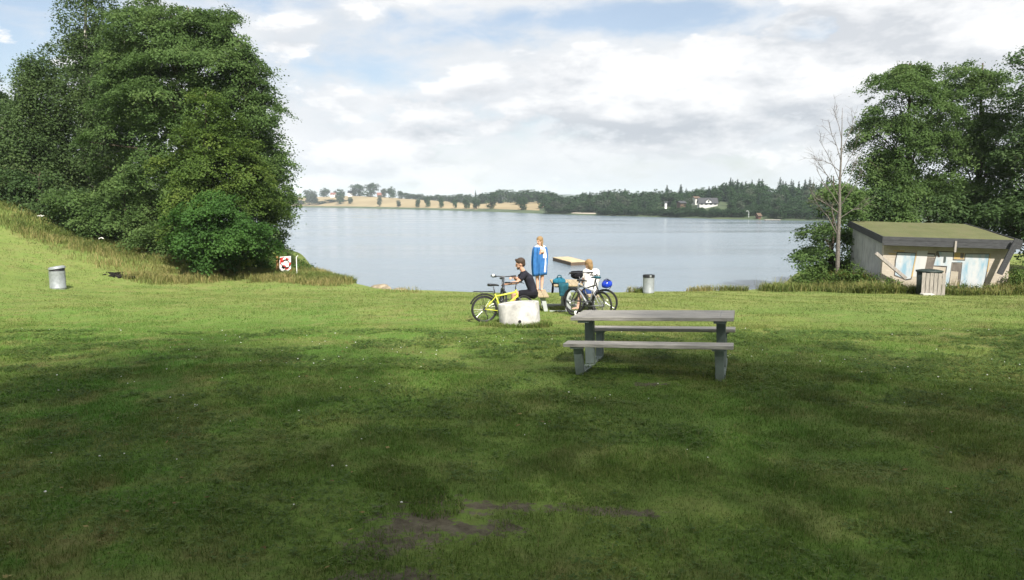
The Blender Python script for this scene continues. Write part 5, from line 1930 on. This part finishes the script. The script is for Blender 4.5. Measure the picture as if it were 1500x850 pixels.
tb = thing('cloth_bag', 'teal cloth bag lying on the left near corner of the pale table', 'bag', t2(-.24, -.80, .742))
mb = MB()
mb.cap((-.10, 0, .07), .075, (.10, .02, .07), .08)
mb.cap((-.05, .06, .10), .07, (.06, .06, .12), .06)
bgo = mb.build('body', M['teal'], tb, smooth=True)
for a, c2 in (('REMESH', .015),):
    md = bgo.modifiers.new('remesh', 'REMESH'); md.mode = 'VOXEL'; md.voxel_size = c2; md.use_smooth_shade = True
mb = MB()
mb.tube([(-.05, 0, .15), (-.04, .01, .21), (.0, .01, .235), (.05, .01, .22), (.06, 0, .15)], .014, 8)
mb.build('handle', M['dark_teal'], tb, smooth=True)


def drape(name, label, origin, along, out, w, top, hang, m, seed, cat):
    """cloth lying over an edge: part on top, part hanging down"""
    rn = np.random.default_rng(seed)
    along, out = Vector(along).normalized(), Vector(out).normalized()
    nu, nv = 10, 16
    tot = top + hang
    ph = rn.uniform(0, 6, 3)
    vs = []
    for j in range(nv + 1):
        s = tot * j / nv
        for i in range(nu + 1):
            u = (i / nu - .5) * w * (1 - .25 * max(0, s - top) / max(hang, .01))
            wv = .014 * math.sin(u * 40 + ph[0]) + .012 * math.sin(u * 23 + s * 9 + ph[1])
            if s < top:
                p = along * u - out * (top - s) + Vector((0, 0, .012 + abs(wv) * .8))
            else:
                p = along * u + out * (.018 + wv + .012 * (s - top)) + Vector((0, 0, .006 - (s - top)))
            vs.append(p)
    fs = []
    for j in range(nv):
        for i in range(nu):
            a = j * (nu + 1) + i
            fs.append((a, a + 1, a + nu + 2, a + nu + 1))
    mb = MB()
    mb.add(vs, fs)
    o = mb.build(name, m, smooth=True)
    o.location = origin
    md = o.modifiers.new('thickness', 'SOLIDIFY'); md.thickness = .012
    return tag(o, label, cat)


drape('garment', 'black garment hanging over the left edge of the pale table', t2(-.395, -.75, .742), (0, 1, 0), (-1, 0, -.0), .22, .14, .24, M['black_cloth'], 61, 'clothing')
drape('jacket', 'dark teal jacket hanging over the near end of the pale table', t2(-.14, -1.055, .742), (1, 0, 0), (0, -1, 0), .26, .22, .30, M['dark_teal'], 62, 'clothing')


# ------------------------------------------------------------------ people
def soft(mb, name, m, parent, vox, it=6):
    o = mb.build(name, m, parent, smooth=True)
    md = o.modifiers.new('remesh', 'REMESH'); md.mode = 'VOXEL'; md.voxel_size = vox; md.use_smooth_shade = True
    if it:
        md = o.modifiers.new('smooth', 'SMOOTH'); md.factor = .5; md.iterations = it
    return o


def hand(mb, wrist, d, nrm, s=1.0, curl=.5, side=1):
    """palm, four unequal bent fingers and a thumb"""
    d = Vector(d).normalized()
    nrm = Vector(nrm); nrm = (nrm - d * nrm.dot(d)).normalized()
    x = d.cross(nrm) * side
    wrist = Vector(wrist)
    palm_e = wrist + d * .085 * s
    for q in (-.028, -.009, .010, .028):
        mb.cap(wrist + x * q * .6 * s, .016 * s, palm_e + x * q * s, .012 * s, 8)
    for q, L in ((-.030, .066), (-.010, .078), (.010, .073), (.030, .056)):
        k0 = palm_e + x * q * s
        d1 = (d * math.cos(curl * .7) + nrm * math.sin(curl * .7))
        d2 = (d * math.cos(curl * 1.6) + nrm * math.sin(curl * 1.6))
        k1 = k0 + d1 * L * .55 * s
        mb.cap(k0, .0095 * s, k1, .0088 * s, 8)
        mb.cap(k1, .0088 * s, k1 + d2 * L * .45 * s, .0072 * s, 8)
    t0 = wrist + d * .025 * s - x * .030 * s
    t1 = t0 + (d * .7 - x * .6 + nrm * .3).normalized() * .045 * s
    mb.cap(t0, .013 * s, t1, .0105 * s, 8)
    mb.cap(t1, .0105 * s, t1 + (d * .85 - x * .1 + nrm * .5).normalized() * .030 * s, .008 * s, 8)


def head(mb, c, fwd, up, s=1.0):
    c, f, u = Vector(c), Vector(fwd).normalized(), Vector(up).normalized()
    u = (u - f * u.dot(f)).normalized()
    l = u.cross(f)
    Mx = Matrix((f, l, u)).transposed()
    P = lambda a, b2, c2: c + (f * a + l * b2 + u * c2) * s
    mb.ell(P(-.012, 0, .025), (.098 * s, .076 * s, .095 * s), 20, 14, Mx)
    mb.ell(P(.018, 0, -.035), (.068 * s, .060 * s, .080 * s), 18, 12, Mx)
    mb.cap(P(.055, -.018, -.085), .022 * s, P(.055, .018, -.085), .022 * s, 10)
    mb.cap(P(.082, 0, .012), .010 * s, P(.103, 0, -.024), .013 * s, 8)
    mb.cap(P(.078, -.035, .026), .012 * s, P(.078, .035, .026), .012 * s, 8)
    for b2 in (-1, 1):
        mb.ell(P(-.005, b2 * .076, -.005), (.020 * s, .010 * s, .030 * s), 10, 8, Mx)
    return P, Mx


def face_parts(P, Mx, parent, s):
    for b2 in (-1, 1):
        mb = MB()
        mb.ell(P(.078, b2 * .030, .006), (.012 * s, .013 * s, .008 * s), 10, 6, Mx)
        mb.build('eye', M['eye'], parent, smooth=True)
    mb = MB()
    mb.cap(P(.078, -.018, -.055), .006 * s, P(.078, .018, -.055), .006 * s, 8)
    mb.build('mouth', M['lip'], parent, smooth=True)


def v3(px, py, Y):
    return W(px, py, Y)


# --- man
Y = 18.75
base = G(770, Y)
man = thing('person', 'man in black T-shirt and shorts sitting on the seat, leaning over the bicycles', 'person', base)
r0 = lambda px, py, dy=0: v3(px, py, Y + dy) - base
mb = MB()
hipN, hipF = r0(780, 430.5, -.10), r0(780, 430.5, .10)
cst, nck = r0(774, 408), r0(766.5, 398)
shN, shF = r0(768.5, 402.5, -.19), r0(767, 402, .19)
for q in (-.09, .09):
    mb.cap(r0(780, 430, q), .115, r0(778.5, 421, q), .10)
    mb.cap(r0(778.5, 421, q), .10, r0(773.5, 408, q), .108)
    mb.cap(r0(773.5, 408, q), .108, r0(769, 402, q * 1.3), .075)
mb.cap(nck, .062, r0(763.5, 392.5), .058)
hd = r0(761.8, 387.2)
Pm, Mm_ = head(mb, hd, (-1, -.05, -.22), (-.2, 0, 1), 1.18)
elN, haN = r0(757.5, 414, -.26), r0(741, 416.5, -.16)
elF, haF = r0(757, 409.5, .20), r0(752, 406, .02)
for a, e, h_ in ((shN, elN, haN), (shF, elF, haF)):
    mb.cap(a, .062, e, .047); mb.cap(e, .046, h_, .032)
hand(mb, haN, r0(735, 417, -.1) - r0(741, 416.5, -.16), (0, .3, -1), 1.05, .5)
hand(mb, haF, r0(747, 407, -.1) - r0(752, 406, .02), (0, .3, -1), 1.05, .6, -1)
knN, anN = r0(752, 431, -.13), r0(749, 455, -.10)
knF, anF = r0(754, 430, .22), r0(757, 455, .20)
for h_, kn, an in ((hipN, knN, anN), (hipF, knF, anF)):
    mb.cap(h_, .098, kn, .064); mb.cap(kn, .062, kn.lerp(an, .35) + Vector((.03, 0, 0)), .060); mb.cap(kn.lerp(an, .35) + Vector((.03, 0, 0)), .060, an, .040)
    mb.cap(an + Vector((.03, 0, -.02)), .042, an + Vector((-.15, -.01, -.055)), .032)
soft(mb, 'body', M['skin'], man, .009, 5)
face_parts(Pm, Mm_, man, 1.18)
mb = MB()
for q in (-.09, .09):
    mb.cap(r0(781, 431, q), .128, r0(779, 421, q), .120)
    mb.cap(r0(779, 421, q), .120, r0(774, 408, q), .124)
    mb.cap(r0(774, 408, q), .124, r0(769, 402, q * 1.3), .088)
mb.tube([nck + Vector((.02, 0, -.06)), nck + Vector((-.005, 0, .012))], [.11, .080], 16)
for a, e in ((shN, elN), (shF, elF)):
    mb.cap(a, .082, a.lerp(e, .3), .078)
    mb.tube([a.lerp(e, .2), a.lerp(e, .62)], [.080, .076], 14)
soft(mb, 'shirt', M['navy_cloth'], man, .010, 5)
mb = MB()
for h_, kn in ((hipN, knN), (hipF, knF)):
    mb.cap(h_ + Vector((.02, 0, .01)), .128, h_.lerp(kn, .3), .112)
    mb.tube([h_, h_.lerp(kn, .74)], [.118, .088], 16)
soft(mb, 'shorts', M['black_cloth'], man, .010, 4)
mb = MB()
mb.ell(Pm(-.024, 0, .052), (.122, .104, .108), 18, 12, Mm_)
mb.ell(Pm(-.062, 0, .0), (.068, .085, .085), 16, 10, Mm_)
mb.cap(Pm(.060, -.03, .105), .035, Pm(.060, .03, .105), .035)
hr = soft(mb, 'hair', M['hair_brown'], man, .010, 3)
mb = MB()
mb.cap(Pm(.068, -.03, -.085), .028, Pm(.068, .03, -.085), .028)
mb.cap(Pm(.03, -.056, -.06), .018, Pm(.062, -.035, -.085), .024)
mb.cap(Pm(.03, .056, -.06), .018, Pm(.062, .035, -.085), .024)
soft(mb, 'beard', M['hair_brown'], man, .008, 3)
for an in (anN, anF):
    mb = MB()
    mb.cap(an + Vector((.04, 0, -.025)), .050, an + Vector((-.17, -.01, -.058)), .040)
    soft(mb, 'shoe', M['black_plastic'], man, .010, 3)

# --- girl in the towel, standing on the left seat of the pale table
Y = 20.75
gx = DX(790.5, Y)
gz0 = T2.z + .455 - .038 * (Y - T2.y)
base = Vector((gx, Y, gz0))
girl = thing('person', 'blond girl wrapped in a blue towel standing barelegged on the far part of the seat', 'person', base)
H = 1.52
s = .90
mb = MB()
for sx in (-1, 1):
    hp_ = Vector((sx * .075, 0, .78)); kn = Vector((sx * .070, -.02, .42)); an = Vector((sx * .060, .01, .07))
    mb.cap(hp_, .082, kn, .054); mb.cap(kn, .052, kn.lerp(an, .35) + Vector((0, .02, 0)), .050); mb.cap(kn.lerp(an, .35) + Vector((0, .02, 0)), .050, an, .034)
    mb.cap(an + Vector((0, .03, -.04)), .034, an + Vector((sx * .02 - .02, -.12, -.048)), .026)
    mb.cap(Vector((sx * .07, 0, .80)), .10, Vector((sx * .055, .0, 1.0)), .085)
    mb.cap(Vector((sx * .055, 0, 1.0)), .085, Vector((sx * .075, .0, 1.18)), .07)
    sh_ = Vector((sx * .118, .0, 1.195)); el = Vector((sx * .135, -.03, 1.0))
    mb.cap(sh_, .05, el, .038)
    wr = Vector((sx * .035 + .04, -.155, 1.07 + (.03 if sx > 0 else -.02)))
    mb.cap(el, .037, wr, .026)
    hand(mb, wr, Vector((-sx * .4, -.35, .55)), (0, .9, .2), .85, 1.0, sx)
mb.cap((0, 0, 1.22), .052, (0, -.01, 1.30), .047)
Pg, Mg = head(mb, (-.01, -.025, 1.40), (-.62, -.75, -.18), (-.04, -.05, 1), .98)
soft(mb, 'body', M['skin_fair'], girl, .008, 4)
face_parts(Pg, Mg, girl, .98)
mb = MB()
mb.ell(Pg(-.022, 0, .040), (.105, .090, .095), 18, 12, Mg)
mb.ell(Pg(-.055, 0, -.03), (.062, .082, .10), 16, 10, Mg)
mb.cap(Pg(-.03, -.07, -.02), .030, Pg(-.01, -.075, -.10), .024)
mb.cap(Pg(-.03, .07, -.02), .030, Pg(.0, .075, -.10), .026)
mb.cap(Pg(.0, .075, -.10), .026, Vector((.115, -.10, 1.17)), .020)
mb.cap(Vector((.115, -.10, 1.17)), .020, Vector((.12, -.15, 1.08)), .012)
soft(mb, 'hair', M['hair_blond'], girl, .009, 3)
# towel: pleated wrap, white near the upper hem and along the front fold
prof = [(1.30, .070, .066), (1.275, .105, .085), (1.235, .165, .110), (1.18, .190, .128), (1.08, .200, .142), (.93, .207, .152), (.78, .210, .156), (.64, .206, .152), (.50, .198, .146), (.42, .190, .14)]
NN = 64
vs, fs, mi = [], [], []
for j, (z, rx_, ry_) in enumerate(prof):
    am = .006 + .02 * min(1, j / 5)
    for k in range(NN):
        a = 2 * PI * k / NN
        pl_ = 1 + am / .2 * (math.sin(a * 7 + .6 * math.sin(j * .5)) + .5 * math.sin(a * 13 + j * .3))
        zz = z + .03 * math.cos(a + .5) * (1 if j > 6 else 0) - (.06 * max(0, math.cos(a + PI / 2 - .25)) ** 3 if j < 2 else 0)
        vs.append((rx_ * math.cos(a) * pl_, ry_ * math.sin(a) * pl_ - .01, zz))
for j in range(len(prof) - 1):
    for k in range(NN):
        l = (k + 1) % NN
        fs.append((j * NN + k, (j + 1) * NN + k, (j + 1) * NN + l, j * NN + l))
        a = 360 * (k + .5) / NN
        front = (a - 360) if a > 180 else a            # -90 faces the viewer
        wht = (j <= 0) or (j <= 4 and -112 + j * 13 < front < -62 + j * 9) or (j == 1 and front < 20) or (5 <= j <= 7 and -50 < front < -40) or (j == 3 and -175 < front < -160)
        mi.append(1 if wht else 0)
mb = MB()
mb.v, mb.f, mb.mi = vs, fs, mi
tw = mb.build('towel', [M['towel'], M['white_cloth']], girl, smooth=True)
md = tw.modifiers.new('thickness', 'SOLIDIFY'); md.thickness = .012

# --- person in the white shirt on the right seat, seen from behind
Y = 19.75
base = G(862, Y)
kid = thing('person', 'blond person in a white shirt sitting on the right seat behind the bicycles', 'person', base)
r0 = lambda px, py, dy=0: v3(px, py, Y + dy) - base
mb = MB()
for q in (-5.2, 5.2):
    mb.cap(r0(865 + q, 428), .10, r0(866 + q * .9, 416), .085)
    mb.cap(r0(866 + q * .9, 416), .085, r0(866.5 + q * 1.1, 403), .09)
    mb.cap(r0(866.5 + q * 1.1, 403), .09, r0(866 + q * 1.2, 397), .06)
mb.cap(r0(866, 396), .05, r0(863.5, 391), .048)
Pk, Mk = head(mb, r0(861.8, 387.2), (-.75, .65, -.12), (-.12, 0, 1), 1.02)
for sx, el, wr in ((-1, (854.5, 409, .05), (852, 418, .22)), (1, (876, 411, .02), (869, 421, .20))):
    a = r0(866 + sx * 8.2, 397.5, 0)
    e, w_ = r0(*el), r0(*wr)
    mb.cap(a, .050, e, .040); mb.cap(e, .039, w_, .028)
    hand(mb, w_, (-.5, .6, -.2), (0, 0, -1), .95, .5, sx)
for hx, kx, ax in (((861, 428, -.08), (849, 427.5, .0), (846, 450, -.02)), ((864, 428, .10), (851, 427, .25), (848, 449, .22))):
    h_, kn, an = r0(*hx), r0(*kx), r0(*ax)
    mb.cap(h_, .085, kn, .058); mb.cap(kn, .056, kn.lerp(an, .4) + Vector((.02, 0, 0)), .052); mb.cap(kn.lerp(an, .4) + Vector((.02, 0, 0)), .052, an, .036)
    mb.cap(an + Vector((.02, 0, -.03)), .036, an + Vector((-.13, .02, -.05)), .028)
soft(mb, 'body', M['skin_fair'], kid, .008, 4)
face_parts(Pk, Mk, kid, 1.02)
mb = MB()
for q in (-5.2, 5.2):
    mb.cap(r0(865 + q, 427), .114, r0(866 + q * .9, 416), .104)
    mb.cap(r0(866 + q * .9, 416), .104, r0(866.5 + q * 1.1, 403), .108)
    mb.cap(r0(866.5 + q * 1.1, 403), .108, r0(866 + q * 1.2, 397.5), .074)
mb.tube([r0(866, 399), r0(865, 393.8)], [.10, .068], 14)
for sx, el in ((-1, (854.5, 409, .05)), (1, (876, 411, .02))):
    a = r0(866 + sx * 8.2, 397.5, 0)
    e = r0(*el)
    mb.cap(a, .068, a.lerp(e, .4), .064)
    mb.tube([a.lerp(e, .2), a.lerp(e, .8)], [.066, .06], 12)
soft(mb, 'shirt', M['white_cloth'], kid, .009, 4)
mb = MB()
for hx, kx in (((861, 428, -.08), (849, 427.5, .0)), ((864, 428, .10), (851, 427, .25))):
    h_, kn = r0(*hx), r0(*kx)
    mb.cap(h_, .104, h_.lerp(kn, .25), .095)
    mb.tube([h_, h_.lerp(kn, .72)], [.10, .074], 14)
soft(mb, 'shorts', M['blue_cloth'], kid, .009, 4)
mb = MB()
mb.ell(Pk(-.020, 0, .040), (.112, .096, .100), 18, 12, Mk)
mb.ell(Pk(-.055, 0, -.02), (.070, .090, .11), 16, 10, Mk)
mb.cap(Pk(-.06, 0, -.06), .075, Pk(-.065, 0, -.13), .05)
soft(mb, 'hair', M['hair_blond'], kid, .009, 3)

# ------------------------------------------------------------------ air
USE_HAZE = True
if USE_HAZE:
    mb = MB()
    mb.box((0, 1500, 33.0), (7600, 6000, 76))
    m = bpy.data.materials.new('thin_haze')
    m.use_nodes = True
    nt = NT(m.node_tree)
    nt.n.remove(nt.n['Principled BSDF'])
    pv = nt.node('ShaderNodeVolumePrincipled')
    pv.inputs['Color'].default_value = (.80, .88, .95, 1)
    pv.inputs['Density'].default_value = .00020
    pv.inputs['Anisotropy'].default_value = .0
    nt.l.new(pv.outputs[0], nt.n['Material Output'].inputs['Volume'])
    tag(mb.build('haze', m), kind='stuff')

# ------------------------------------------------------------------ sky, sun, camera
AZ, EL = R(163), R(44)
w = bpy.data.worlds.new('World')
scn.world = w
w.use_nodes = True
nt = NT(w.node_tree)
for n in list(nt.n):
    nt.n.remove(n)
out = nt.node('ShaderNodeOutputWorld')
sky = nt.node('ShaderNodeTexSky', sky_type='NISHITA')
sky.sun_disc = False
sky.sun_elevation = EL
sky.sun_rotation = AZ
sky.air_density = 1.0
sky.dust_density = 2.0
bg = nt.node('ShaderNodeBackground')
nt.l.new(sky.outputs[0], bg.inputs[0])
bg.inputs[1].default_value = .085
tc = nt.node('ShaderNodeTexCoord')
D = nt.vmath('NORMALIZE', tc.outputs['Generated'])
sx = nt.node('ShaderNodeSeparateXYZ')
nt.l.new(D, sx.inputs[0])
P = nt.vmath('MULTIPLY', D, (1.0, 1.0, 2.5))


def skydir(px_, py_):
    d_ = W(px_, py_, 1.0) - Vector((0, 0, CAMZ))
    d_.normalize()
    return (d_.x, d_.y, d_.z * 2.5)


def cumulus(off):
    v = nt.vmath('ADD', P, off)
    a = nt.noise(v, 3.4, 2, .5, .2)
    b2 = nt.noise(v, 11.0, 9, .60, .15)
    return nt.math('ADD', nt.math('MULTIPLY', a, .55), nt.math('MULTIPLY', b2, .45))


OFF = Vector((3.3, 8.1, 1.6))
d0 = cumulus(OFF)
d1 = cumulus(OFF + Vector((.01, 0, .055)))
d2 = cumulus(OFF + Vector((.02, 0, .15)))


def blob(px_, py_, rx_, rz_, amt):
    mp = nt.node('ShaderNodeMapping', vector_type='TEXTURE')
    nt.l.new(P, mp.inputs[0])
    mp.inputs['Location'].default_value = skydir(px_, py_)
    mp.inputs['Scale'].default_value = (rx_, 1.0, rz_)
    return nt.maprange(nt.vmath('LENGTH', mp.outputs[0], out=1), 0, 1.5, amt, 0, smooth=True)


def total(*bs):
    r_ = None
    for b2 in bs:
        q_ = blob(*b2)
        r_ = q_ if r_ is None else nt.math('ADD', r_, q_)
    return r_


# thin high cloud with pale blue gaps
veil = nt.math('ADD', nt.math('MULTIPLY', nt.noise(P, 3.0, 4, .55, .3), .6), nt.math('MULTIPLY', nt.noise(P, 14.0, 7, .6, .3), .4))
gap = total((740, 45, .24, .075, .20), (560, 105, .11, .06, .16), (40, 15, .10, .14, .24), (930, 22, .16, .05, .16), (350, -10, .12, .06, .18), (10, 100, .07, .08, .2))
veil_cov = nt.maprange(nt.math('SUBTRACT', veil, gap), .28, .50, .25, 1, smooth=True)
body = total((900, 150, .36, .22, .10), (480, 190, .24, .16, .06), (1250, 90, .3, .25, .10), (60, 60, .10, .16, .08))
dens = nt.math('SUBTRACT', nt.math('ADD', d0, body), nt.math('MULTIPLY', gap, .8))
cum = nt.maprange(dens, .50, .565, 0, 1, smooth=True)
lit = nt.math('ADD', nt.math('SUBTRACT', d0, d1), nt.math('MULTIPLY', nt.math('SUBTRACT', d0, d2), .6))
greys = total((760, 197, .18, .05, .20), (1100, 192, .24, .06, .22), (620, 235, .3, .05, .16), (950, 240, .5, .06, .20), (1250, 160, .2, .10, .12))
shade = nt.math('SUBTRACT', nt.maprange(lit, -.13, .12, .28, 1.05), greys, clamp=True)
ccol = nt.mix(shade, (.45, .485, .54), (.90, .90, .905))
vcol = nt.mix(nt.maprange(nt.noise(P, 5.0, 6, .6), .35, .65), (.63, .665, .71), (.78, .792, .81))
ccol = nt.mix(cum, vcol, ccol)
hz = nt.maprange(sx.outputs[2], .0, .07, 1, 0, smooth=True)
ccol = nt.mix(nt.math('MULTIPLY', hz, .45), ccol, (.54, .595, .655))
cov = nt.math('MAXIMUM', cum, veil_cov)
bgc = nt.node('ShaderNodeBackground')
nt.put(bgc.inputs[0], ccol)
bgc.inputs[1].default_value = .64
cov = nt.math('MAXIMUM', cov, nt.math('MULTIPLY', hz, .8))
mx = nt.node('ShaderNodeMixShader')
nt.put(mx.inputs[0], cov)
nt.l.new(bg.outputs[0], mx.inputs[1])
nt.l.new(bgc.outputs[0], mx.inputs[2])
nt.l.new(mx.outputs[0], out.inputs[0])

sun = bpy.data.lights.new('sun', 'SUN')
sun.energy = 5.0
sun.angle = R(1.6)
sun.color = (1, .95, .86)
so = bpy.data.objects.new('sun', sun)
COL.objects.link(so)
sd = Vector((math.sin(AZ) * math.cos(EL), math.cos(AZ) * math.cos(EL), math.sin(EL)))
so.rotation_euler = sd.to_track_quat('Z', 'Y').to_euler()
so.location = (20, -40, 60)

cam = bpy.data.cameras.new('camera')
co = bpy.data.objects.new('camera', cam)
COL.objects.link(co)
co.location = (0, 0, CAMZ)
co.rotation_euler = (R(90) - PIT, 0, 0)
cam.sensor_fit = 'HORIZONTAL'
cam.sensor_width = 36
cam.lens = 36 * FPX / CW
cam.clip_start = .1
cam.clip_end = 12000
scn.camera = co

scn.render.engine = 'CYCLES'
scn.view_settings.view_transform = 'Standard'
scn.view_settings.look = 'None'
scn.view_settings.exposure = .9
scn.view_settings.gamma = 1
scn.view_settings.use_curve_mapping = False
scn.cycles.max_bounces = 8
scn.cycles.transparent_max_bounces = 8
scn.cycles.volume_bounces = 1
